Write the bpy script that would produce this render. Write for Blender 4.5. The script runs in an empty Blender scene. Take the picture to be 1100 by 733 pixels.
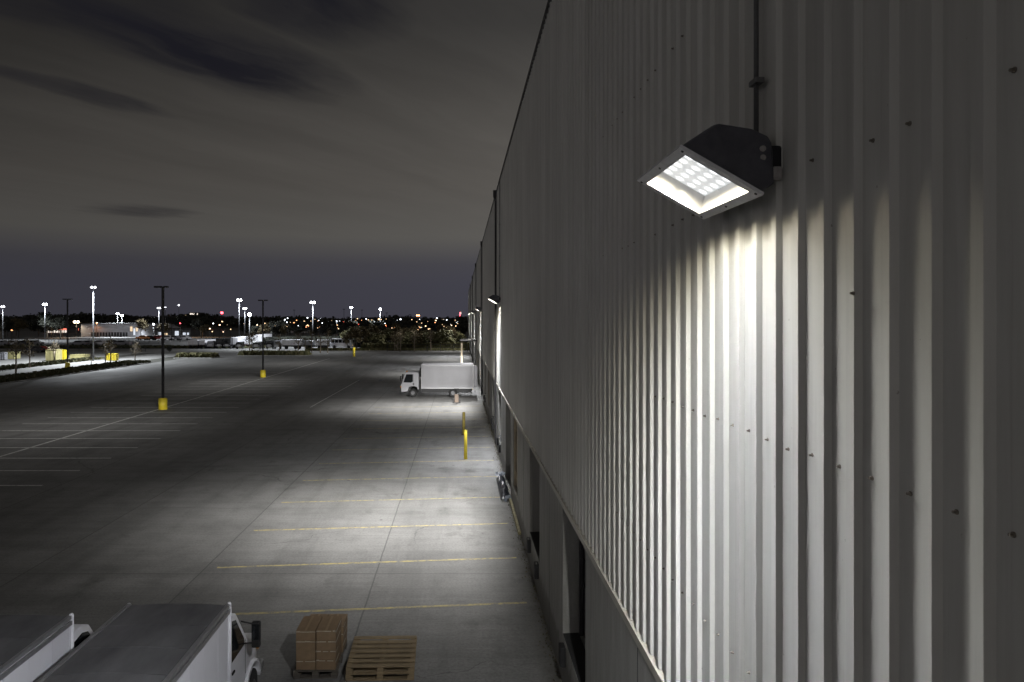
import bpy, bmesh, math, random
from mathutils import Vector, Matrix
R = math.radians
rng = random.Random(11)
scene = bpy.context.scene
col = scene.collection
F = 733.0; H = 7.5           # focal length in photo pixels, camera height in metres

def gp(u, v, z=0.0):
    """point of the world at height z seen at photo pixel (u, v)"""
    Y = F * (H - z) / (v - 343.0)
    return Vector(((u - 495.0) / F * Y, Y, z))
def at(u, v, Y):
    return Vector(((u - 495.0) / F * Y, Y, H - (v - 343.0) / F * Y))

# ------------------------------------------------------------------ materials
def nt(name):
    m = bpy.data.materials.new(name); m.use_nodes = True
    t = m.node_tree; b = t.nodes['Principled BSDF']
    return m, t, b
def lk(t, a, b): t.links.new(a, b)
def math_n(t, op, a, b=None, c=None):
    n = t.nodes.new('ShaderNodeMath'); n.operation = op
    for i, x in enumerate((a, b, c)):
        if x is None: continue
        if isinstance(x, (int, float)): n.inputs[i].default_value = x
        else: lk(t, x, n.inputs[i])
    return n.outputs[0]
def noise(t, vec, scale, detail=4, rough=.55, dist=0):
    n = t.nodes.new('ShaderNodeTexNoise'); n.inputs['Scale'].default_value = scale
    n.inputs['Detail'].default_value = detail; n.inputs['Roughness'].default_value = rough
    n.inputs['Distortion'].default_value = dist
    if vec is not None: lk(t, vec, n.inputs['Vector'])
    return n.outputs['Fac']
def ramp(t, fac, stops):
    n = t.nodes.new('ShaderNodeValToRGB')
    el = n.color_ramp.elements
    while len(el) < len(stops): el.new(.5)
    for e, (p, c) in zip(el, stops):
        e.position = p
        e.color = (*c, 1) if isinstance(c, tuple) else (c, c, c, 1)
    lk(t, fac, n.inputs[0]); return n.outputs[0]
def mixc(t, fac, a, b, mode='MIX'):
    n = t.nodes.new('ShaderNodeMix'); n.data_type = 'RGBA'; n.blend_type = mode
    for i, x in ((0, fac), (6, a), (7, b)):
        if isinstance(x, (int, float)): n.inputs[i].default_value = x if i == 0 else (x, x, x, 1)
        elif isinstance(x, tuple): n.inputs[i].default_value = (*x, 1)
        else: lk(t, x, n.inputs[i])
    return n.outputs[2]
def mapv(t, vec, scale=(1, 1, 1), rot=(0, 0, 0), loc=(0, 0, 0)):
    n = t.nodes.new('ShaderNodeMapping')
    n.inputs['Scale'].default_value = scale; n.inputs['Rotation'].default_value = rot; n.inputs['Location'].default_value = loc
    lk(t, vec, n.inputs['Vector']); return n.outputs[0]
def objco(t): return t.nodes.new('ShaderNodeTexCoord').outputs['Object']
def posn(t): return t.nodes.new('ShaderNodeNewGeometry').outputs['Position']
def bump(t, b, h, strength=.3, dist=.01):
    n = t.nodes.new('ShaderNodeBump'); n.inputs['Strength'].default_value = strength
    n.inputs['Distance'].default_value = dist
    lk(t, h, n.inputs['Height']); lk(t, n.outputs[0], b.inputs['Normal'])
def mat(name, c, rough=.6, metal=0, var=.25, scale=3, bmp=0, streak=None):
    m, t, b = nt(name)
    v = objco(t)
    if streak: v = mapv(t, v, streak)
    f = noise(t, v, scale, 6, .6)
    lo = tuple(x * (1 - var) for x in c); hi = tuple(min(1, x * (1 + var)) for x in c)
    lk(t, ramp(t, f, [(.3, lo), (.7, hi)]), b.inputs['Base Color'])
    b.inputs['Metallic'].default_value = metal
    lk(t, ramp(t, f, [(.2, min(1, rough * .85)), (.8, min(1, rough * 1.15))]), b.inputs['Roughness'])
    if bmp: bump(t, b, noise(t, objco(t), scale * 8, 4), bmp)
    return m
def emis(name, c, s, sample=False):
    m, t, b = nt(name)
    b.inputs['Base Color'].default_value = (.6, .6, .6, 1)
    b.inputs['Emission Color'].default_value = (*c, 1); b.inputs['Emission Strength'].default_value = s
    m.cycles.emission_sampling = 'AUTO' if sample else 'NONE'
    return m
def leafmat(name, a, b_):
    m, t, b = nt(name)
    g = t.nodes.new('ShaderNodeNewGeometry')
    lk(t, mixc(t, g.outputs['Random Per Island'], a, b_), b.inputs['Base Color'])
    b.inputs['Roughness'].default_value = .8
    return m

M = {}
def concrete_ground():
    m, t, b = nt('lot_concrete'); p = posn(t)
    s = t.nodes.new('ShaderNodeSeparateXYZ'); lk(t, p, s.inputs[0])
    big = noise(t, p, .09, 5, .6, .6); mid = noise(t, p, .9, 7, .65, .3); fine = noise(t, p, 14, 8, .75)
    streak = noise(t, mapv(t, p, (.5, .045, 1)), 1.5, 5, .6)
    cross = noise(t, mapv(t, p, (.06, .8, 1)), 1.2, 5, .6)
    c = ramp(t, big, [(.3, (.135, .134, .130)), (.7, (.195, .193, .188))])
    c = mixc(t, .5, c, ramp(t, mid, [(.3, .34), (.5, .54), (.72, .66)]), 'OVERLAY')
    broom = noise(t, mapv(t, p, (.25, 6, 1)), 2.0, 7, .7)
    c = mixc(t, .5, c, ramp(t, broom, [(.3, .36), (.5, .52), (.7, .64)]), 'OVERLAY')
    c = mixc(t, .5, c, ramp(t, streak, [(.36, .36), (.5, .54), (.62, .58)]), 'OVERLAY')
    c = mixc(t, .38, c, ramp(t, cross, [(.35, .36), (.55, .56)]), 'OVERLAY')
    c = mixc(t, .7, c, ramp(t, fine, [(.28, .22), (.5, .53), (.75, .72)]), 'OVERLAY')
    # each slab poured with its own tone
    sx = math_n(t, 'FLOOR', math_n(t, 'DIVIDE', math_n(t, 'ADD', s.outputs[0], 7.7 + 52), 5.2))
    sy = math_n(t, 'FLOOR', math_n(t, 'DIVIDE', math_n(t, 'ADD', s.outputs[1], 40 - 20.1 + 7 * 2), 7.0))
    cb = t.nodes.new('ShaderNodeCombineXYZ'); lk(t, sx, cb.inputs[0]); lk(t, sy, cb.inputs[1])
    wn = t.nodes.new('ShaderNodeTexWhiteNoise'); lk(t, cb.outputs[0], wn.inputs['Vector'])
    c = mixc(t, 1.0, c, ramp(t, wn.outputs['Value'], [(0, .90), (1, 1.06)]), 'MULTIPLY')
    # saw-cut joints
    def joint(out, off, per, w):
        a = math_n(t, 'FRACT', math_n(t, 'DIVIDE', math_n(t, 'ADD', out, off + per * 40.5), per))
        return math_n(t, 'LESS_THAN', math_n(t, 'ABSOLUTE', math_n(t, 'SUBTRACT', a, .5)), w / per)
    wob = math_n(t, 'MULTIPLY', math_n(t, 'SUBTRACT', mid, .5), .05)
    jx = joint(math_n(t, 'ADD', s.outputs[0], wob), 7.7, 5.2, .022)
    jy = joint(math_n(t, 'ADD', s.outputs[1], wob), -20.1, 7.0, .02)
    j = math_n(t, 'MAXIMUM', jx, jy)
    c = mixc(t, math_n(t, 'MULTIPLY', j, .62), c, (.05, .05, .048))
    # hairline cracks with a shape of their own
    vo = t.nodes.new('ShaderNodeTexVoronoi'); vo.feature = 'DISTANCE_TO_EDGE'; vo.inputs['Scale'].default_value = .11
    dv = t.nodes.new('ShaderNodeVectorMath'); dv.operation = 'ADD'
    nz = t.nodes.new('ShaderNodeTexNoise'); nz.inputs['Scale'].default_value = .7; nz.inputs['Detail'].default_value = 6; lk(t, p, nz.inputs['Vector'])
    lk(t, p, dv.inputs[0]); lk(t, mapv(t, nz.outputs['Color'], (2.2, 2.2, 0)), dv.inputs[1]); lk(t, dv.outputs[0], vo.inputs['Vector'])
    crack = math_n(t, 'MULTIPLY', math_n(t, 'LESS_THAN', vo.outputs['Distance'], .0022), ramp(t, big, [(.5, 0.0), (.58, .6)]))
    c = mixc(t, crack, c, (.06, .06, .055))
    # oil drips parked trucks have left
    o = noise(t, mapv(t, p, (.55, .42, 1), (0, 0, .2), (3, 1.7, 0)), 1.0, 6, .65)
    near_ = t.nodes.new('ShaderNodeMapRange'); lk(t, s.outputs[0], near_.inputs[0])
    near_.inputs[1].default_value = -4.5; near_.inputs[2].default_value = 1.5; near_.inputs[3].default_value = 0; near_.inputs[4].default_value = .085
    o = math_n(t, 'ADD', o, near_.outputs[0])
    c = mixc(t, ramp(t, o, [(.62, 0.0), (.74, .6)]), c, (.055, .053, .05))
    dots = t.nodes.new('ShaderNodeTexVoronoi'); dots.inputs['Scale'].default_value = 1.1; lk(t, p, dots.inputs['Vector'])
    dd = math_n(t, 'MULTIPLY', math_n(t, 'LESS_THAN', dots.outputs['Distance'], .075), ramp(t, mid, [(.52, 0.0), (.6, .7)]))
    c = mixc(t, dd, c, (.045, .044, .042))
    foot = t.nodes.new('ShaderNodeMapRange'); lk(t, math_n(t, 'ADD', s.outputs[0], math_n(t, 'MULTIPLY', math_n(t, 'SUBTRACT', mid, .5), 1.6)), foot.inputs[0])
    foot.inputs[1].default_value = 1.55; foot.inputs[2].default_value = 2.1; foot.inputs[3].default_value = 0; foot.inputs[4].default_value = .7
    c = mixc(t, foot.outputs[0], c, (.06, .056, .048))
    lk(t, c, b.inputs['Base Color'])
    lk(t, ramp(t, big, [(.3, .62), (.7, .85)]), b.inputs['Roughness'])
    bump(t, b, fine, .35, .006)
    return m
M['lot'] = concrete_ground()
M['land'] = mat('dark_ground', (.05, .05, .042), .9, 0, .4, .05)
M['asphalt'] = mat('pale_road', (.22, .218, .21), .85, 0, .2, .2, .2)
M['farlot'] = mat('far_pavement', (.085, .085, .085), .85, 0, .35, .12, streak=(.12, 1, 1))
def paint(name, c, wear=.45):
    m, t, b = nt(name); p = posn(t)
    f = noise(t, p, 5, 8, .75)
    lk(t, mixc(t, ramp(t, f, [(wear - .06, 0.0), (wear + .12, 1.0)]), (.17, .168, .16), c), b.inputs['Base Color'])
    b.inputs['Roughness'].default_value = .75
    return m
M['yline'] = paint('worn_yellow_paint', (.47, .39, .16), .46)
M['wline'] = paint('worn_white_paint', (.62, .62, .60), .38)
def siding_mat():
    m, t, b = nt('siding_paint'); p = posn(t)
    a = noise(t, mapv(t, p, (2, 2, .12)), 3.0, 6, .65)
    d = noise(t, p, 22, 6, .7); g = noise(t, p, .6, 4)
    c = ramp(t, a, [(.3, (.46, .455, .42)), (.7, (.57, .565, .53))])
    c = mixc(t, .35, c, ramp(t, g, [(.3, .42), (.7, .56)]), 'OVERLAY')
    specks = t.nodes.new('ShaderNodeTexVoronoi'); specks.inputs['Scale'].default_value = 7; lk(t, mapv(t, p, (1, 1, .7)), specks.inputs['Vector'])
    sp = math_n(t, 'MULTIPLY', math_n(t, 'LESS_THAN', specks.outputs['Distance'], .05), ramp(t, d, [(.5, 0.0), (.56, .55)]))
    c = mixc(t, sp, c, (.10, .085, .06))
    drip = noise(t, mapv(t, p, (9, 9, .18)), 2.0, 5, .7)
    c = mixc(t, ramp(t, drip, [(.6, 0.0), (.78, .3)]), c, (.2, .18, .145))
    sp_ = t.nodes.new('ShaderNodeSeparateXYZ'); lk(t, p, sp_.inputs[0])
    wnn = t.nodes.new('ShaderNodeTexWhiteNoise'); wnn.noise_dimensions = '1D'
    lk(t, math_n(t, 'FLOOR', math_n(t, 'DIVIDE', math_n(t, 'ADD', sp_.outputs[1], .02), .915)), wnn.inputs['W'])
    c = mixc(t, 1.0, c, ramp(t, wnn.outputs['Value'], [(0, .93), (1, 1.03)]), 'MULTIPLY')
    lk(t, c, b.inputs['Base Color'])
    lk(t, ramp(t, d, [(.3, .38), (.7, .52)]), b.inputs['Roughness'])
    b.inputs['Specular IOR Level'].default_value = .4
    bump(t, b, noise(t, mapv(t, p, (6, 6, 1.2)), 3.0, 4), .025, .01)
    return m
M['siding'] = siding_mat()
def basewall():
    m, t, b = nt('precast_concrete'); p = posn(t)
    a = noise(t, mapv(t, p, (1.5, 1.5, .25)), 2.2, 7, .65); f = noise(t, p, 30, 5, .7); g = noise(t, p, .35, 4)
    s = t.nodes.new('ShaderNodeSeparateXYZ'); lk(t, p, s.inputs[0])
    c = ramp(t, a, [(.28, (.20, .197, .18)), (.7, (.31, .305, .285))])
    c = mixc(t, .5, c, ramp(t, f, [(.3, .4), (.7, .6)]), 'OVERLAY')
    splash = math_n(t, 'ADD', s.outputs[2], math_n(t, 'MULTIPLY', a, -1.3))
    c = mixc(t, ramp(t, splash, [(0, .55), (.12, 0.0)]), c, (.07, .062, .05))
    lk(t, c, b.inputs['Base Color']); b.inputs['Roughness'].default_value = .8
    bump(t, b, f, .25, .006)
    return m
M['base'] = basewall()
M['trim'] = mat('cream_trim', (.36, .34, .29), .5, 0, .12, 3)
M['gutter'] = mat('dark_bronze', (.045, .043, .045), .45, .4, .25, 3)
M['black'] = mat('black_rubber', (.018, .018, .019), .75, 0, .3, 5, .2)
M['dkmetal'] = mat('dark_grey_metal', (.022, .022, .026), .42, .3, .25, 8)
M['door'] = mat('dark_door', (.035, .035, .037), .55, .1, .3, 2)
M['tan'] = mat('weathered_tan_paint', (.28, .23, .16), .65, 0, .25, 2.5, .1)
M['alu'] = mat('brushed_aluminium', (.42, .42, .43), .38, .7, .12, 12)
M['white'] = mat('white_vehicle_paint', (.76, .76, .80), .32, 0, .07, 1.2)
M['white2'] = mat('white_fibreglass_panel', (.77, .77, .81), .45, 0, .06, .8, streak=(1, 1, .3))
M['roofgrey'] = mat('sooty_truck_roof', (.115, .114, .118), .62, 0, .42, 1.6, .2, streak=(1.4, .5, 1))
M['tyre'] = mat('tyre_rubber', (.02, .02, .02), .85, 0, .3, 6)
M['rim'] = mat('steel_rim', (.13, .13, .135), .4, .6, .2, 6)
M['chassis'] = mat('chassis_black', (.025, .025, .026), .6, .2, .3, 4)
def glassmat():
    m, t, b = nt('dark_glass'); b.inputs['Base Color'].default_value = (.012, .014, .016, 1)
    b.inputs['Roughness'].default_value = .08; b.inputs['Specular IOR Level'].default_value = .6
    return m
M['glass'] = glassmat()
M['yellow'] = mat('safety_yellow', (.62, .49, .03), .5, 0, .14, 4, .1)
M['dullyellow'] = mat('dull_mustard', (.30, .235, .05), .6, 0, .22, 4, .1)
M['wornyellow'] = mat('worn_kerb_yellow', (.27, .24, .13), .8, 0, .45, 7)
M['greywhite'] = mat('dusty_white_paint', (.55, .55, .58), .35, 0, .08, 1.2)
M['greybox'] = mat('dusty_white_panel', (.46, .46, .48), .5, 0, .08, .8, streak=(1, 1, .3))
M['paleyellow'] = mat('pale_yellow_panel', (.33, .30, .14), .6, 0, .18, 1.2)
M['galv'] = mat('galvanised_pole', (.11, .112, .12), .5, .3, .15, 2)
M['pole'] = mat('bronze_pole', (.02, .02, .021), .45, .3, .3, 2)
M['woodpole'] = mat('timber_pole', (.20, .13, .07), .8, 0, .2, 2)
M['lens'] = emis('lamp_lens', (.86, .92, 1), 26)
M['lensdim'] = emis('dim_lamp_lens', (.9, .92, 1), 5)
M['lensmid'] = emis('mid_lamp_lens', (.9, .93, 1), 10)
M['cityred'] = emis('city_red_lens', (1, .12, .08), 5)
M['citywarm'] = emis('city_warm_lens', (1, .66, .36), 3.2)
M['citywhite'] = emis('city_white_lens', (.86, .92, 1), 4.5)
M['cityorange'] = emis('city_orange_lens', (1, .40, .15), 3.2)
M['warm'] = emis('warm_lens', (1, .74, .46), 13)
M['orange'] = emis('orange_lens', (1, .42, .16), 9)
M['red'] = emis('red_lens', (1, .06, .08), 10)
M['winwarm'] = emis('lit_window_warm', (1, .72, .42), .9)
M['wincool'] = emis('lit_window_cool', (.8, .88, 1), .8)
M['winred'] = emis('lit_red_fascia', (1, .2, .13), 1.5)
M['shopwhite'] = emis('lit_shop_window', (1, .88, .76), 1.1)
def wood(name, c):
    m, t, b = nt(name); v = objco(t)
    f = noise(t, mapv(t, v, (1.2, 14, 14)), 2.0, 6, .65); g = noise(t, v, 2.3, 4)
    cc = ramp(t, f, [(.3, tuple(x * .55 for x in c)), (.7, c)])
    cc = mixc(t, .6, cc, ramp(t, g, [(.3, .35), (.7, .6)]), 'OVERLAY')
    lk(t, cc, b.inputs['Base Color']); b.inputs['Roughness'].default_value = .85
    bump(t, b, f, .4, .004)
    return m
M['wood'] = wood('weathered_pallet_wood', (.33, .25, .145))
M['wooddk'] = wood('grey_pallet_wood', (.13, .115, .095))
def cardboard():
    m, t, b = nt('cardboard'); v = objco(t)
    f = noise(t, v, 6, 6, .6); g = t.nodes.new('ShaderNodeObjectInfo').outputs['Random']
    c = ramp(t, f, [(.3, (.195, .135, .08)), (.7, (.265, .185, .11))])
    c = mixc(t, math_n(t, 'MULTIPLY', g, .35), c, (.19, .125, .07))
    lk(t, c, b.inputs['Base Color']); b.inputs['Roughness'].default_value = .75
    return m
M['card'] = cardboard()
M['browntape'] = mat('brown_tape', (.26, .18, .10), .4, 0, .2, 10)
M['tape'] = mat('clear_tape', (.40, .36, .29), .35, 0, .3, 14)
M['grass'] = leafmat('island_grass', (.035, .045, .016), (.085, .075, .035))
M['leafA'] = leafmat('dry_green_leaves', (.07, .074, .03), (.15, .135, .062))
M['leafB'] = leafmat('brown_leaves', (.07, .056, .028), (.14, .11, .055))
M['leafC'] = leafmat('dark_leaves', (.018, .021, .016), (.045, .047, .035))
M['bark'] = mat('bark', (.07, .056, .04), .9, 0, .3, 4)
M['barkpale'] = mat('pale_bark', (.20, .165, .12), .9, 0, .3, 4)
M['farwall'] = mat('far_white_wall', (.62, .62, .66), .6, 0, .2, .08, streak=(1, 1, .2))
M['farwall2'] = mat('far_grey_wall', (.15, .15, .155), .7, 0, .25, .1)
M['fardark'] = mat('far_dark_wall', (.055, .055, .058), .7, 0, .25, .1)
M['brown'] = mat('brown_box', (.06, .04, .026), .7, 0, .2, 3)
M['tarp'] = mat('black_tarp', (.016, .018, .024), .4, 0, .4, 8, .4)
M['scrap'] = mat('pale_plastic_scrap', (.13, .15, .18), .5, 0, .3, 8)
M['carred'] = mat('red_car_paint', (.35, .03, .02), .3, 0, .05, 2)
M['carorange'] = mat('orange_truck_paint', (.6, .22, .06), .35, 0, .05, 2)
M['carblack'] = mat('black_car_paint', (.02, .02, .022), .25, 0, .1, 2)
M['cargrey'] = mat('grey_car_paint', (.22, .22, .24), .3, 0, .05, 2)
M['kerb'] = mat('kerb_concrete', (.27, .268, .255), .85, 0, .25, 1.5, .2)
M['weed'] = leafmat('weeds', (.06, .055, .03), (.15, .13, .08))
M['signal'] = mat('amber_marker', (.7, .3, .03), .3, 0, .05, 3)

# ------------------------------------------------------------------ mesh helper
class MB:
    def __init__(s): s.bm = bmesh.new()
    def box(s, x0, x1, y0, y1, z0, z1, bev=0):
        r = bmesh.ops.create_cube(s.bm, size=1.0)
        for v in r['verts']:
            v.co = Vector(((x0 + x1) / 2 + v.co.x * (x1 - x0), (y0 + y1) / 2 + v.co.y * (y1 - y0), (z0 + z1) / 2 + v.co.z * (z1 - z0)))
        if bev:
            es = list({e for v in r['verts'] for e in v.link_edges})
            bmesh.ops.bevel(s.bm, geom=es, offset=bev, segments=2, profile=.5, affect='EDGES')
        return s
    def prism(s, pts, axis, a, b, bev=0):
        """polygon pts in the plane across axis ('x': (y,z), 'y': (x,z), 'z': (x,y)), from a to b"""
        def mk(p, w): return {'x': (w, p[0], p[1]), 'y': (p[0], w, p[1]), 'z': (p[0], p[1], w)}[axis]
        v0 = [s.bm.verts.new(mk(p, a)) for p in pts]; v1 = [s.bm.verts.new(mk(p, b)) for p in pts]
        fs = [s.bm.faces.new(v0), s.bm.faces.new(v1[::-1])]
        n = len(pts)
        for i in range(n): fs.append(s.bm.faces.new((v0[i], v1[i], v1[(i + 1) % n], v0[(i + 1) % n])))
        bmesh.ops.recalc_face_normals(s.bm, faces=fs)
        if bev:
            es = list({e for f in fs for e in f.edges})
            bmesh.ops.bevel(s.bm, geom=es, offset=bev, segments=2, profile=.5, affect='EDGES')
        return s
    def tube(s, p0, p1, r0, r1=None, n=10, caps=True):
        r1 = r0 if r1 is None else r1
        p0 = Vector(p0); p1 = Vector(p1); d = (p1 - p0)
        q = d.to_track_quat('Z', 'Y')
        a = [s.bm.verts.new(p0 + q @ Vector((r0 * math.cos(2 * math.pi * i / n), r0 * math.sin(2 * math.pi * i / n), 0))) for i in range(n)]
        b = [s.bm.verts.new(p1 + q @ Vector((r1 * math.cos(2 * math.pi * i / n), r1 * math.sin(2 * math.pi * i / n), 0))) for i in range(n)]
        for i in range(n):
            f = s.bm.faces.new((a[i], a[(i + 1) % n], b[(i + 1) % n], b[i])); f.smooth = n > 6
        if caps: s.bm.faces.new(a[::-1]); s.bm.faces.new(b)
        return s
    def quad(s, *pts):
        s.bm.faces.new([s.bm.verts.new(p) for p in pts]); return s
    def dome(s, c, rx, ry, rz, seg=10):
        r = bmesh.ops.create_uvsphere(s.bm, u_segments=seg, v_segments=6, radius=1)
        for v in r['verts']:
            v.co = Vector((c[0] + v.co.x * rx, c[1] + v.co.y * ry, c[2] + v.co.z * rz))
        for f in {f for v in r['verts'] for f in v.link_faces}: f.smooth = True
        return s
    def mesh(s, name, m):
        me = bpy.data.meshes.new(name); s.bm.to_mesh(me); s.bm.free()
        if m is not None: me.materials.append(m)
        return me
    def split(s, name, m, parent=None):
        """every loose piece of the mesh becomes a part of its own"""
        todo = set(s.bm.verts); out = []
        for v in list(s.bm.verts):
            if v not in todo: continue
            isl = []; st = [v]; todo.discard(v)
            while st:
                a = st.pop(); isl.append(a)
                for e in a.link_edges:
                    b = e.other_vert(a)
                    if b in todo: todo.discard(b); st.append(b)
            ix = {a: i for i, a in enumerate(isl)}
            fs = {f for a in isl for f in a.link_faces}
            me = bpy.data.meshes.new(name); me.from_pydata([a.co for a in isl], [], [[ix[q] for q in f.verts] for f in fs]); me.materials.append(m)
            for p_, f in zip(me.polygons, fs): p_.use_smooth = f.smooth
            o = bpy.data.objects.new(name, me); col.objects.link(o); o.parent = parent; out.append(o)
        s.bm.free(); return out
    def build(s, name, m, parent=None, loc=None):
        o = bpy.data.objects.new(name, s.mesh(name, m)); col.objects.link(o)
        if parent is not None: o.parent = parent
        if loc is not None: o.location = loc
        return o
def tag(o, label=None, cat=None, group=None, kind=None):
    for k, v in (('label', label), ('category', cat), ('group', group), ('kind', kind)):
        if v: o[k] = v
    return o
def empty(name, loc, label=None, cat=None, group=None, rz=0):
    o = bpy.data.objects.new(name, None); col.objects.link(o)
    o.location = loc; o.rotation_euler = (0, 0, rz); o.empty_display_size = .3
    return tag(o, label, cat, group)
KIDS = {}
def copy_tree(o, parent=None, top=True):
    c = o.copy(); col.objects.link(c)
    if not top: c.parent = parent
    for ch in list(o.children): copy_tree(ch, c, False)
    return c
def plain(o, kind='structure'): o['kind'] = kind; return o

# ------------------------------------------------------------------ camera
cd = bpy.data.cameras.new('camera'); cam = bpy.data.objects.new('camera', cd); col.objects.link(cam)
cam.location = (0, 0, H); cam.rotation_euler = (R(90), 0, 0)
cd.sensor_width = 36; cd.lens = 36 * F / 1100; cd.sensor_fit = 'HORIZONTAL'
cd.shift_x = 55 / 1100; cd.shift_y = -23.5 / 1100
cd.clip_start = .05; cd.clip_end = 8000
scene.camera = cam

# ------------------------------------------------------------------ sky
w = bpy.data.worlds.new('World'); scene.world = w; w.use_nodes = True
t = w.node_tree; bg = t.nodes['Background']
g = t.nodes.new('ShaderNodeTexCoord').outputs['Generated']
s = t.nodes.new('ShaderNodeSeparateXYZ'); lk(t, g, s.inputs[0])
zc = math_n(t, 'MAXIMUM', s.outputs[2], .03)
cp = t.nodes.new('ShaderNodeCombineXYZ')
lk(t, math_n(t, 'DIVIDE', s.outputs[0], zc), cp.inputs[0]); lk(t, math_n(t, 'DIVIDE', s.outputs[1], zc), cp.inputs[1])
P = cp.outputs[0]                                    # point on a flat cloud deck
ANG = math.atan2(.83, .55)
def along(vec, sc): return mapv(t, vec, sc, (0, 0, 0))
rotP = t.nodes.new('ShaderNodeVectorRotate'); rotP.rotation_type = 'Z_AXIS'; rotP.inputs['Angle'].default_value = -ANG
lk(t, P, rotP.inputs['Vector']); RP = rotP.outputs[0]
wob = t.nodes.new('ShaderNodeTexNoise'); wob.inputs['Scale'].default_value = 1.6; wob.inputs['Detail'].default_value = 6
lk(t, along(RP, (.6, 1.6, 1)), wob.inputs['Vector'])
sub = t.nodes.new('ShaderNodeVectorMath'); sub.operation = 'SUBTRACT'; lk(t, wob.outputs['Color'], sub.inputs[0]); sub.inputs[1].default_value = (.5, .5, .5)
mad = t.nodes.new('ShaderNodeVectorMath'); mad.operation = 'MULTIPLY_ADD'; lk(t, sub.outputs[0], mad.inputs[0]); mad.inputs[1].default_value = (.8, .62, 0); lk(t, RP, mad.inputs[2])
WP = mad.outputs[0]
base = ramp(t, s.outputs[2], [(0, (.050, .049, .064)), (.05, (.053, .052, .067)), (.08, (.060, .058, .068)), (.118, (.101, .096, .089)), (.19, (.095, .088, .080)),
                              (.29, (.076, .071, .065)), (.40, (.044, .042, .040)), (.5, (.036, .034, .033)), (.75, (.055, .052, .048)), (1, (.055, .052, .048))])
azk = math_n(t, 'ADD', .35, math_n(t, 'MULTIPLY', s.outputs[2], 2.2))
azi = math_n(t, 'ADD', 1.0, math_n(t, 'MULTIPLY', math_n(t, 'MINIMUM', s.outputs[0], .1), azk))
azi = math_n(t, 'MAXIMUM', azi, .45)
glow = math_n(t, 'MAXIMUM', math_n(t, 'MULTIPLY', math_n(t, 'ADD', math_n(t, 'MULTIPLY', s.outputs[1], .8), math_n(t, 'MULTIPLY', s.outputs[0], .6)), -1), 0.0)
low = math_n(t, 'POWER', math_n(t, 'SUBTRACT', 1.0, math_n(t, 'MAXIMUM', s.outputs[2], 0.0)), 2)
azi = math_n(t, 'ADD', azi, math_n(t, 'MULTIPLY', math_n(t, 'MULTIPLY', glow, low), 5.6))   # glow added low in the unseen sky behind, to lift the unlit wall
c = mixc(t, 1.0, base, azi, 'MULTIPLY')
soft = noise(t, along(WP, (.35, 1.5, 1)), 1.1, 5, .55)
c = mixc(t, ramp(t, s.outputs[2], [(.1, 0.0), (.27, .9)]), c, ramp(t, soft, [(.28, .74), (.7, 1.07)]), 'MULTIPLY')
def hole(cx, cy, la, lb, amt):
    """a long break in the cloud deck, where the darker sky shows through"""
    x = cx * math.cos(-ANG) - cy * math.sin(-ANG); y = cx * math.sin(-ANG) + cy * math.cos(-ANG)
    q = t.nodes.new('ShaderNodeSeparateXYZ')
    lk(t, mapv(t, WP, (1 / la, 1 / lb, 0), (0, 0, 0), (-x / la, -y / lb, 0)), q.inputs[0])
    d = math_n(t, 'ADD', math_n(t, 'POWER', math_n(t, 'ABSOLUTE', q.outputs[0]), 2), math_n(t, 'POWER', math_n(t, 'ABSOLUTE', q.outputs[1]), 2))
    return ramp(t, d, [(.0, amt), (.2, amt * .88), (.55, amt * .35), (1.0, 0.0)])
hs = [hole(-.99, 2.52, .85, .36, 1.0), hole(-1.75, 2.95, .6, .16, .62), hole(-.45, 2.18, .42, .3, .9), hole(-2.97, 6.3, .5, .5, .5), hole(-1.5, 2.0, .6, .2, .6)]
hh = hs[0]
for x in hs[1:]: hh = math_n(t, 'MAXIMUM', hh, x)
tear = noise(t, along(WP, (.9, 2.6, 1)), 2.2, 6, .6)
hh = math_n(t, 'MULTIPLY', hh, ramp(t, tear, [(.3, .62), (.58, 1.0)]))
c = mixc(t, hh, c, (.0105, .0103, .0142))
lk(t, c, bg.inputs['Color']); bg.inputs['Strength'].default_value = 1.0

# ------------------------------------------------------------------ ground
plain(MB().quad((-3000, -300, -.03), (3000, -300, -.03), (3000, 5000, -.03), (-3000, 5000, -.03)).build('ground', M['land']))
plain(MB().quad((-53, -25, 0), (2.6, -25, 0), (2.6, 150, 0), (-53, 150, 0)).build('parking_lot', M['lot']))
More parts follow.
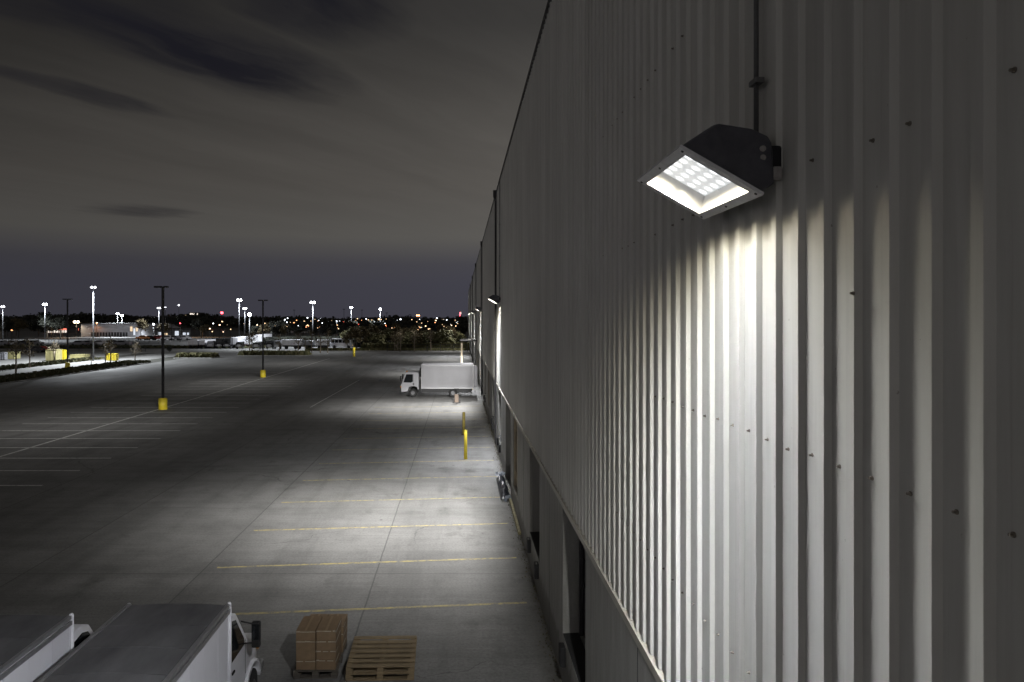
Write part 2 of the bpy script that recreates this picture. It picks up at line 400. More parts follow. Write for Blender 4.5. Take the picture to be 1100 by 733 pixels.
# far pavement beyond the lot
plain(MB().quad((-330, 150.2, .0), (60, 150.2, .0), (60, 171, .0), (-330, 171, .0)).build('cross_road', M['asphalt']))
plain(MB().quad((-330, 171.2, -.01), (30, 171.2, -.01), (30, 420, -.01), (-330, 420, -.01)).build('far_yard', M['farlot']))
plain(MB().quad((-67, -25, 0), (-57.5, -25, 0), (-57.5, 150, 0), (-67, 150, 0)).build('side_road', M['asphalt']))
plain(MB().quad((-330, -25, 0), (-70.5, -25, 0), (-70.5, 150, 0), (-330, 150, 0)).build('neighbouring_lot', M['asphalt']))
plain(MB().box(-53.25, -53.0, -25, 117, -.02, .13, .02).build('kerb', M['kerb']))
plain(MB().box(-57.5, -57.25, -25, 119, -.02, .13, .02).build('kerb', M['kerb']))
def grasspatch(name, x0, x1, y0, y1, n, hgt, m='grass', z=.0, round_end=0):
    mb = MB()
    for i in range(n):
        y = rng.uniform(y0, y1); k = 1
        if round_end and y > y1 - round_end: k = math.sqrt(max(0, 1 - ((y - y1 + round_end) / round_end) ** 2))
        xc = (x0 + x1) / 2; x = xc + rng.uniform(-.5, .5) * (x1 - x0) * k
        hh_ = hgt * rng.uniform(.4, 1.2); wv = hgt * rng.uniform(.4, .9); a = rng.uniform(0, 6.28)
        dx, dy = wv * math.cos(a), wv * math.sin(a); tx, ty = rng.uniform(-.4, .4) * hgt, rng.uniform(-.4, .4) * hgt
        mb.quad((x - dx, y - dy, z), (x + dx, y + dy, z), (x + dx * .5 + tx, y + dy * .5 + ty, z + hh_), (x - dx * .5 + tx, y - dy * .5 + ty, z + hh_))
    return tag(mb.build(name, M[m]), kind='stuff')
plain(MB().quad((-57.25, -25, .08), (-53.25, -25, .08), (-53.25, 117, .08), (-57.25, 117, .08)).build('planting_strip', M['land']))
grasspatch('strip_grass', -57.2, -53.3, 60, 117, 5200, .42, z=.08)
plain(MB().quad((-70.5, -25, .05), (-67, -25, .05), (-67, 128, .05), (-70.5, 128, .05)).build('verge', M['land']))
grasspatch('verge_grass', -70.5, -67, 85, 128, 3000, .35, z=.05)
for (u0, u1, v0, n) in ((192, 229, 384.6, 1100), (259, 330, 382.2, 2400), (330, 500, 377.2, 2600)):
    a = gp(u0, v0); b_ = gp(u1, v0)
    plain(MB().box(a.x - .3, b_.x + .3, a.y - 1.8, a.y + 2.6, -.02, .14, .05).build('planting_island', M['kerb']))
    grasspatch('island_hedge', a.x, b_.x, a.y - 1.3, a.y + 2.2, n, .75 if u0 < 330 else .5, 'leafA', .13)
grasspatch('hedgerow', -23, 2, 163, 170, 5000, 1.5, 'leafA', 0)
grasspatch('hedgerow', -62, 0, 186, 205, 9000, 2.2, 'leafC', 0)
grasspatch('far_grass', -140, -50, 176, 181, 2600, .6, 'grass', 0)
# painted lines -------------------------------------------------------------
def line(name, pts, m, wd=.1, z=.004):
    (x0, y0), (x1, y1) = pts
    d = Vector((x1 - x0, y1 - y0)).normalized(); n = Vector((-d.y, d.x)) * wd / 2
    return plain(MB().quad((x0 - n.x, y0 - n.y, z), (x1 - n.x, y1 - n.y, z), (x1 + n.x, y1 + n.y, z), (x0 + n.x, y0 + n.y, z)).build(name, m))
for yl in (17.2, 20.6, 24.2, 27.9, 31.7, 35.4, 39.1, 42.8, 46.6, 50.4, 54.2, 58.0, 72, 76, 80, 84):
    line('yellow_bay_line', ((-7.35, yl), (1.75, yl + .85)), M['yline'], .115)
line('white_centre_line', ((-25.15, 27), (-25.0, 130)), M['wline'], .17)
y = 24.7
while y < 88:
    line('white_stall_line', ((-31.4, y), (-18.85, y)), M['wline'], .17, .008); y += 3.02
line('white_lane_line', ((-12.8, 58), (-12.5, 84)), M['wline'], .1)
line('white_lane_line', ((-38, 96), (-24.9, 96)), M['wline'], .17)

# ------------------------------------------------------------------ warehouse
XB = 2.10; XC = 2.125; XV = 2.160; HB = 3.72; TOP = 15.05; YE = 196.0
bld = empty('warehouse', (30, 90, 0), 'long warehouse with corrugated grey-beige siding over a concrete base, filling the right side', 'warehouse')
bl = Vector((-30, -90, 0))
def bpart(mb, name, m, parent=bld):
    for v in mb.bm.verts: v.co += bl
    return mb.build(name, m, parent)
PER = .305; Y0 = 2.775 - PER * 26
mb = MB(); prof = []
k = 0
while True:
    yb = Y0 + PER * k
    if yb > YE: break
    prof += [(yb - .024, XV), (yb - .003, XC + .003), (yb, XC), (yb + .07, XC), (yb + .073, XC + .003), (yb + .094, XV)]
    k += 1
lo = [mb.bm.verts.new((x, y, HB)) for y, x in prof]; hi = [mb.bm.verts.new((x, y, TOP)) for y, x in prof]
for i in range(len(prof) - 1): mb.bm.faces.new((lo[i], hi[i], hi[i + 1], lo[i + 1]))
bpart(mb, 'siding', M['siding'])
bpart(MB().box(2.17, 58, -6, YE, HB - .05, TOP - .05), 'upper_wall', M['siding'])
bpart(MB().box(XC - .03, 2.6, -6, YE + .1, TOP - .02, TOP + .12), 'parapet_cap', M['gutter'])
bpart(MB().prism([(XB - .004, HB - .1), (XB - .004, HB + .006), (XV + .003, HB + .012), (XV + .003, HB - .1)], 'y', -6, YE), 'base_flashing', M['trim'])
# concrete base with its openings
ops = [(11.5, 14.05, 1.02, 'd'), (18.2, 20.8, 1.0, 'd'), (25.3, 27.5, .8, 't'), (28.7, 31.9, .03, 'd'), (35.6, 38.2, 1.0, 'd'), (43.2, 45.8, 1.0, 'd'),
       (50.4, 52.9, .9, 't'), (57.3, 59.9, 1.0, 'd'), (64.9, 67.7, .9, 'd'), (73, 75.6, 1.0, 't'), (81, 83.6, 1.0, 'd'), (95, 98, .9, 't'), (110, 113, 1.0, 'd'), (128, 131, 1, 'd'), (150, 153, 1, 't')]
mb = MB(); yp = -6
HT = HB - .102
for (a, b_, sill, k_) in ops:
    mb.box(XB, 2.75, yp, a, -.2, HT); mb.box(XB, 2.75, a, b_, -.2, sill); yp = b_
mb.box(XB, 2.75, yp, YE, -.2, HT)
bpart(mb, 'concrete_base', M['base'])
bpart(MB().box(2.76, 58, -6, YE - .02, -.2, HT - .01), 'inner_core', M['fardark'])
mb = MB()
for yj in (8.1, 16.2, 22.9, 24.6, 28.15, 33.7, 40.5, 48, 55):
    mb.box(XB - .003, XB + .02, yj - .008, yj + .008, .0, HT - .02)
for v in mb.bm.verts: v.co += bl
mb.split('panel_joint', M['black'], bld)
for (a, b_, sill, k_) in ops:
    dep = .42 if k_ == 'd' else .14
    d = MB().box(XB + dep, XB + dep + .08, a + .001, b_ - .001, sill + .001, HT - .001)
    n = 5
    for i in range(1, n):
        z = sill + (HT - sill) * i / n
        d.box(XB + dep - .02, XB + dep, a + .1, b_ - .1, z - .035, z + .035)
    dr = bpart(d, 'dock_door', M['door'] if k_ == 'd' else M['tan'])
    f = MB().box(XB + dep - .09, XB + dep - .021, a + .001, a + .1, sill + .002, HT - .002).box(XB + dep - .09, XB + dep - .021, b_ - .1, b_ - .001, sill + .002, HT - .002)
    for v in f.bm.verts: v.co += bl
    f.split('door_frame', M['gutter'] if k_ == 'd' else M['tan'], dr)
    if k_ == 'd' and sill > .5:
        bpart(MB().prism([(XB + .005, sill + .003), (XB + .325, sill + .003), (XB + .325, sill + .03), (XB + .005, sill + .012)], 'y', a + .004, b_ - .004), 'sill_plate', M['black'], dr)
        for yy in (a + .15, b_ - .4): bpart(MB().box(XB - .11, XB - .001, yy, yy + .25, sill - .5, sill - .1, .015), 'dock_bumper', M['black'], dr)
for yd in (40.6, 67.2, 93.7, 120.3, 147):
    dn = bpart(MB().box(XC - .11, XC - .005, yd - .07, yd + .07, .1, TOP - .3), 'downspout', M['gutter'])
    bpart(MB().prism([(XC - .2, TOP + .1), (XC - .002, TOP + .1), (XC - .002, TOP - .5), (XC - .1, TOP - .5), (XC - .2, TOP - .25)], 'y', yd - .16, yd + .16), 'conductor_head', M['gutter'], dn)
# fasteners: rusty hex heads with a washer, in rows along the wall
def screw_mesh():
    m_ = MB(); m_.tube((0, 0, 0), (-.004, 0, 0), .0125, .0125, 12).tube((-.004, 0, 0), (-.02, 0, 0), .008, .007, 6); return m_.mesh('screw', M['screw'])
M['screw'] = mat('screw_head', (.20, .175, .145), .5, .3, .4, 60)
sm = screw_mesh(); r2 = random.Random(5); ns = 0
def screw(y, z, x=XV):
    global ns
    if ns >= 100: return
    o = bpy.data.objects.new('screw', sm); col.objects.link(o); o.parent = bld; o.location = Vector((x, y, z)) + bl; ns += 1
for i in range(0, 17): screw(2.665 + PER * i, H - .845 + r2.uniform(-.012, .012))
for i in range(0, 26):
    if r2.random() < .7: screw(2.665 + PER * i + r2.uniform(-.01, .01), H + .955 + r2.uniform(-.02, .02))
for i in range(6, 24): screw(2.665 + PER * i, H - 2.65 + r2.uniform(-.012, .012))
for z in (-.38, -.02, -.66, -1.31, -2.03, -2.43, .3): screw(4.96 + .005, H + z, XV)
screw(5.27, H - 1.4); screw(3.69, H + .14, XC); screw(5.6, H + .12, XV)
for i in range(10, 26):
    if r2.random() < .6: screw(2.665 + PER * i, H + 2.75)
# stained debris along the foot of the wall
mb = MB()
for i in range(3200):
    y = rng.uniform(8, 62); d = rng.expovariate(13); x = XB - .01 - d
    a = rng.uniform(0, 6.28); s_ = rng.uniform(.006, .026)
    dx, dy = s_ * math.cos(a), s_ * math.sin(a)
    mb.quad((x - dx, y - dy, .006), (x + dx, y + dy, .006), (x + dx * .4, y + dy * .4, .006 + s_ * rng.uniform(.3, 1.6)), (x - dx * .4, y - dy * .4, .006 + s_ * rng.uniform(.3, 1.6)))
tag(mb.build('wall_foot_weeds', M['weed']), kind='stuff')
# yellow kerb block and tarp at the foot of the wall
tag(MB().box(1.99, XB - .002, 23.7, 28.2, 0, .11, .02).build('wheel_kerb', M['wornyellow']), 'worn yellow kerb strip along the foot of the warehouse wall', 'kerb')
tp = empty('black_tarp', (1.86, 30.1, 0), 'crumpled black tarp lying along the wall foot with pale scraps at its ends', 'tarp')
mb = MB(); nx, ny = 7, 22
gv = [[mb.bm.verts.new(((i / (nx - 1) - .5) * .42, (j / (ny - 1) - .5) * 3.9, .02 + .36 * math.sin(math.pi * i / (nx - 1)) * rng.uniform(.45, 1.1) * (0.3 + math.sin(math.pi * j / (ny - 1))))) for i in range(nx)] for j in range(ny)]
for j in range(ny - 1):
    for i in range(nx - 1): mb.bm.faces.new((gv[j][i], gv[j][i + 1], gv[j + 1][i + 1], gv[j + 1][i]))
mb.build('sheet', M['tarp'], tp)
for (sx, sy) in ((-.25, 2.0), (.05, 1.9), (.1, -2.1)):
    mb = MB()
    for i in range(7):
        x, y = sx * .5 + rng.uniform(-.14, .14), sy + rng.uniform(-.25, .25); a = rng.uniform(.08, .22)
        z_ = rng.uniform(.02, .22)
        mb.quad((x, y, z_), (x + a, y + rng.uniform(-.1, .1), z_ + rng.uniform(-.02, .14)), (x + a * .8, y + a, z_ + .12), (x - .05, y + a * .8, z_ + rng.uniform(0, .12)))
    mb.build('scrap', M['scrap'], tp)

# ------------------------------------------------------------------ wall lights
def lens_mat():
    m, t, b = nt('led_lens'); v = objco(t)
    s = t.nodes.new('ShaderNodeSeparateXYZ'); lk(t, v, s.inputs[0])
    def cell(o, per, off):
        return math_n(t, 'SUBTRACT', math_n(t, 'FRACT', math_n(t, 'ADD', math_n(t, 'DIVIDE', o, per), off)), .5)
    a = math_n(t, 'MULTIPLY', cell(s.outputs[0], .105, 0.0), 1.0); bb = cell(s.outputs[1], .122, .5)
    d = math_n(t, 'ADD', math_n(t, 'POWER', math_n(t, 'ABSOLUTE', a), 2), math_n(t, 'POWER', math_n(t, 'ABSOLUTE', bb), 2))
    inx = math_n(t, 'LESS_THAN', math_n(t, 'ABSOLUTE', s.outputs[0]), .21)
    iny = math_n(t, 'LESS_THAN', math_n(t, 'ABSOLUTE', s.outputs[1]), .427)
    e = ramp(t, d, [(0, 1.0), (.035, .85), (.12, .12), (.2, 0.0)])
    e = math_n(t, 'MULTIPLY', math_n(t, 'MULTIPLY', e, inx), iny)
    st = math_n(t, 'ADD', .56, math_n(t, 'MULTIPLY', e, 1.2))
    b.inputs['Base Color'].default_value = (.35, .35, .35, 1)
    b.inputs['Emission Color'].default_value = (.95, .98, 1, 1)
    lk(t, st, b.inputs['Emission Strength']); m.cycles.emission_sampling = 'NONE'
    return m
M['ledlens'] = lens_mat()
M['reflector'] = mat('white_reflector', (.8, .8, .8), .3, 0, .04, 5)
M['flange'] = mat('silver_flange', (.74, .74, .76), .45, .1, .12, 14)
M['fixture'] = mat('fixture_body', (.085, .085, .10), .40, .1, .25, 9)
M['conduit'] = mat('painted_conduit', (.15, .15, .15), .45, .2, .2, 6)
M['greydisc'] = mat('pale_plug', (.33, .31, .30), .5, 0, .2, 20)
SL = R(30); LX = Vector((-math.cos(SL), 0, math.sin(SL))); NN = Vector((-math.sin(SL), 0, -math.cos(SL)))   # up the slope, out of the face
def make_wall_light(yc, label):
    """origin on the wall line; fixture coordinates: a up the slope from the inner edge, y along the wall, n out of the face"""
    L = .545
    root = empty('wall_light', (XC, yc, H + .80), label, 'wall light', 'floodlights along the warehouse wall')
    O = Vector((-.135, 0, .015))
    def q(a, y, n): return O + LX * a + NN * n + Vector((0, y, 0))
    # flange frame
    W_ = .635; fw = .072
    mb = MB()
    def frame(mb, a0, a1, y0, y1, b0, b1, z0, z1, n0, n1):
        o = [(a0, y0), (a1, y0), (a1, y1), (a0, y1)]; i_ = [(b0, z0), (b1, z0), (b1, z1), (b0, z1)]
        vo = [mb.bm.verts.new(q(*p, n0)) for p in o]; vi = [mb.bm.verts.new(q(*p, n1)) for p in i_]
        for k in range(4): mb.bm.faces.new((vo[k], vo[(k + 1) % 4], vi[(k + 1) % 4], vi[k]))
    frame(mb, 0, W_, -L, L, fw, W_ - fw, -L + fw, L - fw, 0, 0)
    frame(mb, 0, W_, -L, L, 0, W_, -L, L, -.022, 0)
    frame(mb, 0, W_, -L, L, .03, W_ - .03, -L + .03, L - .03, -.022, -.022)
    frame(mb, fw, W_ - fw, -L + fw, L - fw, fw, W_ - fw, -L + fw, L - fw, 0, -.02)
    bmesh.ops.remove_doubles(mb.bm, verts=mb.bm.verts, dist=.0005)
    bmesh.ops.recalc_face_normals(mb.bm, faces=mb.bm.faces)
    fl = mb.build('flange', M['flange'], root)
    mb = MB()
    for (a, y) in ((.036, -L + .036), (.036, 0), (.036, L - .036), (W_ - .036, -L + .036), (W_ - .036, 0), (W_ - .036, L - .036)):
        mb.tube(q(a, y, -.002), q(a, y, .006), .011, .009, 8)
    mb.build('flange_screws', M['dkmetal'], fl)
    mb = MB(); frame(mb, fw, W_ - fw, -L + fw, L - fw, fw + .045, W_ - fw - .045, -L + fw + .045, L - fw - .045, -.003, -.13)
    rf = mb.build('reflector', M['reflector'], root)
    # board under a frosted lens, lit
    me = MB(); hw, hl = (W_ - 2 * fw - .09) / 2 + .004, L - fw - .045 + .004
    me.quad((-hw, -hl, 0), (hw, -hl, 0), (hw, hl, 0), (-hw, hl, 0))
    bd = me.build('led_board', M['ledlens'], root)
    rot = Matrix((LX, Vector((0, 1, 0)), LX.cross(Vector((0, 1, 0))))).transposed()
    bd.rotation_euler = rot.to_euler(); bd.location = q(W_ / 2, 0, -.131)
    # dark cast housing behind the flange
    pr = [q(W_ - .012, 0, -.024), q(W_ - .035, 0, -.075)]
    pts = [(p.x, p.z) for p in pr] + [(-.435, .500), (-.40, .510), (-.18, .475), (-.07, .425), (-.045, .38), (-.045, .10)] + [(q(.012, 0, -.024).x, q(.012, 0, -.024).z)]
    mb = MB(); L2 = L - .012
    v0 = []; v1 = []
    for i, (x, z) in enumerate(pts):
        ins = 0 if i in (0, len(pts) - 1) else (.01 if i in (1, len(pts) - 2) else .05)
        v0.append(mb.bm.verts.new((x, -L2 + ins, z))); v1.append(mb.bm.verts.new((x, L2 - ins, z)))
    mb.bm.faces.new(v0); mb.bm.faces.new(v1[::-1])
    for i in range(len(pts)):
        if i != len(pts) - 1: mb.bm.faces.new((v0[i], v1[i], v1[(i + 1) % len(pts)], v0[(i + 1) % len(pts)]))
    bmesh.ops.recalc_face_normals(mb.bm, faces=mb.bm.faces)
    es = [e for e in mb.bm.edges if len(e.link_faces) == 2]
    bmesh.ops.bevel(mb.bm, geom=es, offset=.016, segments=3, profile=.5, affect='EDGES')
    for f in mb.bm.faces: f.smooth = False
    hs_ = mb.build('housing', M['fixture'], root)
    for (x, z) in ((-.115, .335), (-.115, .275)):
        mb = MB(); mb.tube((x, -L2 + .055, z), (x, -L2 + .028, z), .022, .02, 14).tube((x, -L2 + .03, z), (x, -L2 + .022, z), .009, .009, 8)
        mb.build('plug', M['greydisc'], hs_)
    # mounting bracket to the wall
    mb = MB().box(-.05, .038, -.46, .40, .14, .37, .02)
    br = mb.build('bracket', M['dkmetal'], root)
    MB().box(-.046, .02, -.50, -.455, .13, .22, .015).build('gasket', M['greydisc'], br)
    # conduit up the wall, held by clamps
    yc_ = -.20
    mb = MB().tube((-.03, yc_, .40), (-.03, yc_, TOP - H - .85), .017, .017, 12)
    cdn = mb.build('conduit', M['conduit'], root)
    for z in (.88, 2.6, 4.3): 
        MB().box(-.06, .005, yc_ - .06, yc_ + .06, z - .02, z + .02, .006).build('clamp', M['conduit'], cdn)
    # real lamps: the row of diodes inside the recess
    return root, q
def led_light(name, k, out):
    """asymmetric forward-throw optic: little light straight at the wall, most of it down and out; yellower at wide angles"""
    l = bpy.data.lights.new(name, 'SPOT'); l.energy = 1000 * k; l.spot_size = R(179); l.spot_blend = .05; l.shadow_soft_size = .05
    l.use_nodes = True; t = l.node_tree; e = t.nodes['Emission']
    inc = t.nodes.new('ShaderNodeNewGeometry').outputs['Incoming']
    s = t.nodes.new('ShaderNodeSeparateXYZ'); lk(t, inc, s.inputs[0])
    d = t.nodes.new('ShaderNodeVectorMath'); d.operation = 'DOT_PRODUCT'; lk(t, inc, d.inputs[0]); d.inputs[1].default_value = NN
    nd = math_n(t, 'MAXIMUM', d.outputs['Value'], 0.0)
    wall = math_n(t, 'POWER', math_n(t, 'DIVIDE', LT, math_n(t, 'MAXIMUM', s.outputs[0], LT)), LP)
    ow = math_n(t, 'MINIMUM', math_n(t, 'MAXIMUM', math_n(t, 'MULTIPLY', s.outputs[0], -4.0), 0.0), 1.0)
    lat = math_n(t, 'POWER', math_n(t, 'MAXIMUM', math_n(t, 'SUBTRACT', 1.0, math_n(t, 'MULTIPLY', s.outputs[1], s.outputs[1])), .001), math_n(t, 'ADD', .7, math_n(t, 'MULTIPLY', ow, 1.1)))
    mr = t.nodes.new('ShaderNodeMapRange'); lk(t, s.outputs[0], mr.inputs[0])
    mr.inputs[1].default_value = -.55; mr.inputs[2].default_value = 0.02; mr.inputs[3].default_value = out; mr.inputs[4].default_value = 1
    lk(t, math_n(t, 'MULTIPLY', math_n(t, 'MULTIPLY', wall, mr.outputs[0]), math_n(t, 'MULTIPLY', lat, math_n(t, 'POWER', nd, .95))), e.inputs['Strength'])
    lk(t, ramp(t, nd, [(.05, (1, .88, .60)), (.42, (1, .985, .93)), (.75, (.94, .955, 1))]), e.inputs['Color'])
    return l
LT, LP = .085, 1.6
def lobe_light(name, k):
    """side lobe of the same optic, thrown along the wall: it makes the pools on the apron between the lamps"""
    l = bpy.data.lights.new(name, 'SPOT'); l.energy = 1000 * k; l.spot_size = R(179); l.spot_blend = .05; l.shadow_soft_size = .06
    l.use_nodes = True; t = l.node_tree; e = t.nodes['Emission']
    inc = t.nodes.new('ShaderNodeNewGeometry').outputs['Incoming']
    s = t.nodes.new('ShaderNodeSeparateXYZ'); lk(t, inc, s.inputs[0])
    dn = math_n(t, 'MAXIMUM', math_n(t, 'MULTIPLY', s.outputs[2], -1), .02)
    ty = math_n(t, 'DIVIDE', s.outputs[1], dn); tx = math_n(t, 'DIVIDE', math_n(t, 'MULTIPLY', s.outputs[0], -1), dn)
    def gauss(x, c, w): 
        q = math_n(t, 'DIVIDE', math_n(t, 'SUBTRACT', x, c), w); return math_n(t, 'EXPONENT', math_n(t, 'MULTIPLY', math_n(t, 'MULTIPLY', q, q), -1))
    gy = math_n(t, 'ADD', math_n(t, 'ADD', gauss(ty, 2.7, .65), math_n(t, 'MULTIPLY', gauss(ty, 4.6, 1.4), .12)), math_n(t, 'MULTIPLY', gauss(ty, -1.9, .7), .05))
    sx = t.nodes.new('ShaderNodeMapRange'); sx.interpolation_type = 'SMOOTHSTEP'; lk(t, tx, sx.inputs[0]); sx.inputs[1].default_value = -.07; sx.inputs[2].default_value = .22
    gx = math_n(t, 'MULTIPLY', gauss(tx, .38, .86), sx.outputs[0])
    far = math_n(t, 'MULTIPLY', math_n(t, 'MULTIPLY', gauss(ty, 5.3, 1.1), gauss(tx, 3.5, .95)), 1.2)
    lk(t, math_n(t, 'ADD', math_n(t, 'MULTIPLY', gy, gx), far), e.inputs['Strength']); e.inputs['Color'].default_value = (1, .985, .96, 1)
    return l
def add_lamp(root, q, k=1.0, kl=1.0, out=.8):
    l = led_light('diode_row', k, out)
    for y in (-.3, -.1, .1, .3):
        o = bpy.data.objects.new('diode_row', l); col.objects.link(o); o.parent = root
        o.location = q(.30, y, -.06); o.rotation_euler = NN.to_track_quat('-Z', 'Y').to_euler()
    o = bpy.data.objects.new('side_lobe', lobe_light('side_lobe', 155 * kl)); col.objects.link(o); o.parent = root
    o.location = q(.33, 0, -.012); o.rotation_euler = NN.to_track_quat('-Z', 'Y').to_euler()
wl, q0 = make_wall_light(5.04, 'nearest and largest dark floodlight with glowing diode panel high on the warehouse wall')
wl_labels = ['second floodlight along the wall, seen edge-on beside the dark downspout', 'third floodlight along the wall, above the parked box truck',
             'fourth floodlight along the wall, small above its bright streak', 'fifth floodlight along the wall, tiny near the far end', 'sixth and farthest floodlight along the warehouse wall']
lights = [wl]
for i, yy in enumerate((37.0, 72.0, 104.0, 136.0, 168.0)):
    c_ = copy_tree(wl); c_.location = (XC, yy, H + .80); c_['label'] = wl_labels[i]; lights.append(c_)
for i, r_ in enumerate(lights): add_lamp(r_, q0, (1.12, 2.1, 2.1, 2.0, 1.4, 1.2)[i], (1, 1, 1, .6, .15, .05)[i], (.84, .14, .14, .8, 1.6, 1.8)[i])

# ------------------------------------------------------------------ foreground delivery trucks
def wheel(mb_t, mb_r, c, r, wd, side):
    """side: axis unit vector pointing outwards"""
    c = Vector(c); s_ = Vector(side)
    mb_t.tube(c - s_ * wd / 2, c + s_ * wd / 2, r, r, 22); mb_t.tube(c + s_ * wd / 2, c + s_ * (wd / 2 + .02), r * .96, r * .8, 22)
    mb_r.tube(c + s_ * (wd / 2 + .005), c + s_ * (wd / 2 + .032), r * .5, r * .44, 18); mb_r.tube(c + s_ * (wd / 2 + .02), c + s_ * (wd / 2 + .05), r * .22, r * .2, 12)
def delivery_truck(loc, label):
    """faces +Y; origin on the ground under the middle of the front wall of the box"""
    t_ = empty('delivery_truck', loc, label, 'truck', 'delivery trucks parked side by side')
    hw = .875; top = 2.6; ln = 4.6
    b = MB().box(-hw + .02, hw - .02, -ln, -.02, .62, top - .05); box = b.build('cargo_box', M['white2'], t_)
    r = MB(); n = 8                                            # slightly crowned roof
    pts = [(-hw + .05, top - .06)] + [(-hw + .05 + (2 * hw - .1) * i / n, top - .02 + .035 * math.sin(math.pi * i / n)) for i in range(n + 1)] + [(hw - .05, top - .06)]
    r.prism(pts, 'y', -ln + .02, -.05); rf_ = r.build('roof', M['roofgrey'], t_)
    for q_ in range(1, 6):
        sb = MB(); y_ = -ln + .75 * q_
        sb.prism([(-hw + .08 + (2 * hw - .16) * i / n, top - .012 + .033 * math.sin(math.pi * (i / n * .96 + .02))) for i in range(n + 1)] + [(hw - .08, top - .04), (-hw + .08, top - .04)], 'y', y_ - .012, y_ + .012)
        sb.build('roof_seam', M['roofgrey'], rf_)
    tr = MB()
    for sx in (-1, 1):
        x0, x1 = sorted((sx * (hw - .055), sx * (hw + .012)))
        tr.box(x0, x1, -ln, -.04, top - .055, top + .008, .008); tr.box(*sorted((sx * (hw - .012), sx * (hw + .02))), -ln, -.04, top - .15, top - .075, .006)
    tr.build('roof_rail', M['alu'], box)
    fr = MB().box(-hw + .1, hw - .04, -.05, .0, .6, top - .035, .012)
    for sx in (-1, 1):
        fr.tube((sx * (hw - .01), -.03, .6), (sx * (hw - .01), -.03, top - .02), .04, .04, 12); fr.dome((sx * (hw - .01), -.03, top - .02), .04, .05, .055 if sx > 0 else .03)
    fr.build('front_frame', M['white'], box)
    mk = MB()
    for x in (-.3, 0, .3): mk.box(x - .04, x + .04, 0, .02, top - .08, top - .04)
    mk.split('marker_light', M['signal'], box)
    rb = MB()
    for i in range(1, 8): rb.box(hw - .021, hw - .017, -ln + i * .58 - .006, -ln + i * .58 + .006, .66, top - .16)
    rb.build('side_seams', M['white2'], box)
    # cab: profile in (y, z), facing +Y
    prof = [(.08, .5), (.08, 2.05), (.2, 2.14), (.62, 2.15), (.80, 2.08), (1.18, 1.46), (1.32, 1.38), (2.02, 1.16), (2.10, 1.05), (2.12, .62), (2.05, .45), (1.75, .43), (1.74, .62), (1.62, .82), (1.40, .90), (1.18, .82), (1.05, .60), (1.04, .43)]
    cm = MB(); hc = .80
    v = {}
    for sx in (-1, 1):
        v[sx] = []
        for (y, z) in prof:
            x = hc - (.10 * max(0, (z - 1.4) / .75)) - (.10 if y > 1.9 else 0)
            v[sx].append(cm.bm.verts.new((sx * x, y, z)))
    n = len(prof)
    cm.bm.faces.new(v[-1]); cm.bm.faces.new(v[1][::-1])
    for i in range(n): cm.bm.faces.new((v[-1][i], v[1][i], v[1][(i + 1) % n], v[-1][(i + 1) % n]))
    bmesh.ops.recalc_face_normals(cm.bm, faces=cm.bm.faces)
    bmesh.ops.bevel(cm.bm, geom=[e for e in cm.bm.edges if len(e.link_faces) == 2], offset=.03, segments=3, profile=.5, affect='EDGES', clamp_overlap=True)
    for f in cm.bm.faces: f.smooth = True
    cab = cm.build('cab', M['white'], t_)
    def xs(z): return hc - .10 * max(0, (z - 1.4) / .75) + .004
    for sx in (-1, 1):
        g_ = MB(); pp = [(.22, 1.42), (.22, 1.98), (.55, 2.04), (.72, 1.99), (1.00, 1.53), (.97, 1.42)]
        vi = [g_.bm.verts.new((sx * xs(z), y, z)) for y, z in pp]; vo = [g_.bm.verts.new((sx * (xs(z) + .006), y, z)) for y, z in pp]
        g_.bm.faces.new(vo if sx < 0 else vo[::-1])
        for i in range(len(pp)): g_.bm.faces.new((vi[i], vi[(i + 1) % len(pp)], vo[(i + 1) % len(pp)], vo[i]))
        bmesh.ops.recalc_face_normals(g_.bm, faces=g_.bm.faces)
        g_.build('side_window', M['glass'], cab)
        s2 = MB()
        s2.box(*sorted((sx * (hc + .003), sx * (hc + .008))), .185, .195, .6, 2.0).box(*sorted((sx * (hc + .003), sx * (hc + .008))), 1.03, 1.04, .85, 1.5)
        s2.build('door_seam', M['black'], cab)
        MB().box(*sorted((sx * (hc + .002), sx * (hc + .03))), .27, .40, 1.20, 1.245, .008).build('door_handle', M['black'], cab)
        mm = MB().box(*sorted((sx * (hc + .14), sx * (hc + .30))), .94, 1.06, 1.36, 1.84, .03)
        mi = mm.build('mirror', M['black'], t_)
        MB().tube((sx * (hc - .06), .98, 1.85), (sx * (hc + .22), 1.0, 1.78), .014, .014, 8).tube((sx * (hc - .02), 1.02, 1.42), (sx * (hc + .22), 1.0, 1.44), .014, .014, 8).split('mirror_arm', M['black'], mi)
        MB().box(*sorted((sx * (hc + .155), sx * (hc + .285))), .936, .9395, 1.52, 1.81).build('mirror_glass', M['glass'], mi)
        MB().dome((sx * (hc - .12), 2.06, .86), .10, .06, .09).build('headlight', M['alu'], cab)
        MB().box(*sorted((sx * (hc - .11), sx * (hc - .02))), 1.97, 2.06, .86, .95, .015).build('indicator', M['signal'], cab)
        # flared fender
        fd = MB(); m_ = 12; c0 = (1.40, .42)
        ring = []
        for i in range(m_ + 1):
            a = math.pi * i / m_
            ring.append([(sx * x, c0[0] + rr * math.cos(a), c0[1] + rr * math.sin(a)) for x, rr in ((hc - .2, .50), (hc + .055, .48), (hc + .06, .40), (hc - .2, .39))])
        rv = [[fd.bm.verts.new(p) for p in row] for row in ring]
        for i in range(m_):
            for k in range(4): fd.bm.faces.new((rv[i][k], rv[i][(k + 1) % 4], rv[i + 1][(k + 1) % 4], rv[i + 1][k]))
        fd.bm.faces.new(rv[0]); fd.bm.faces.new(rv[-1][::-1])
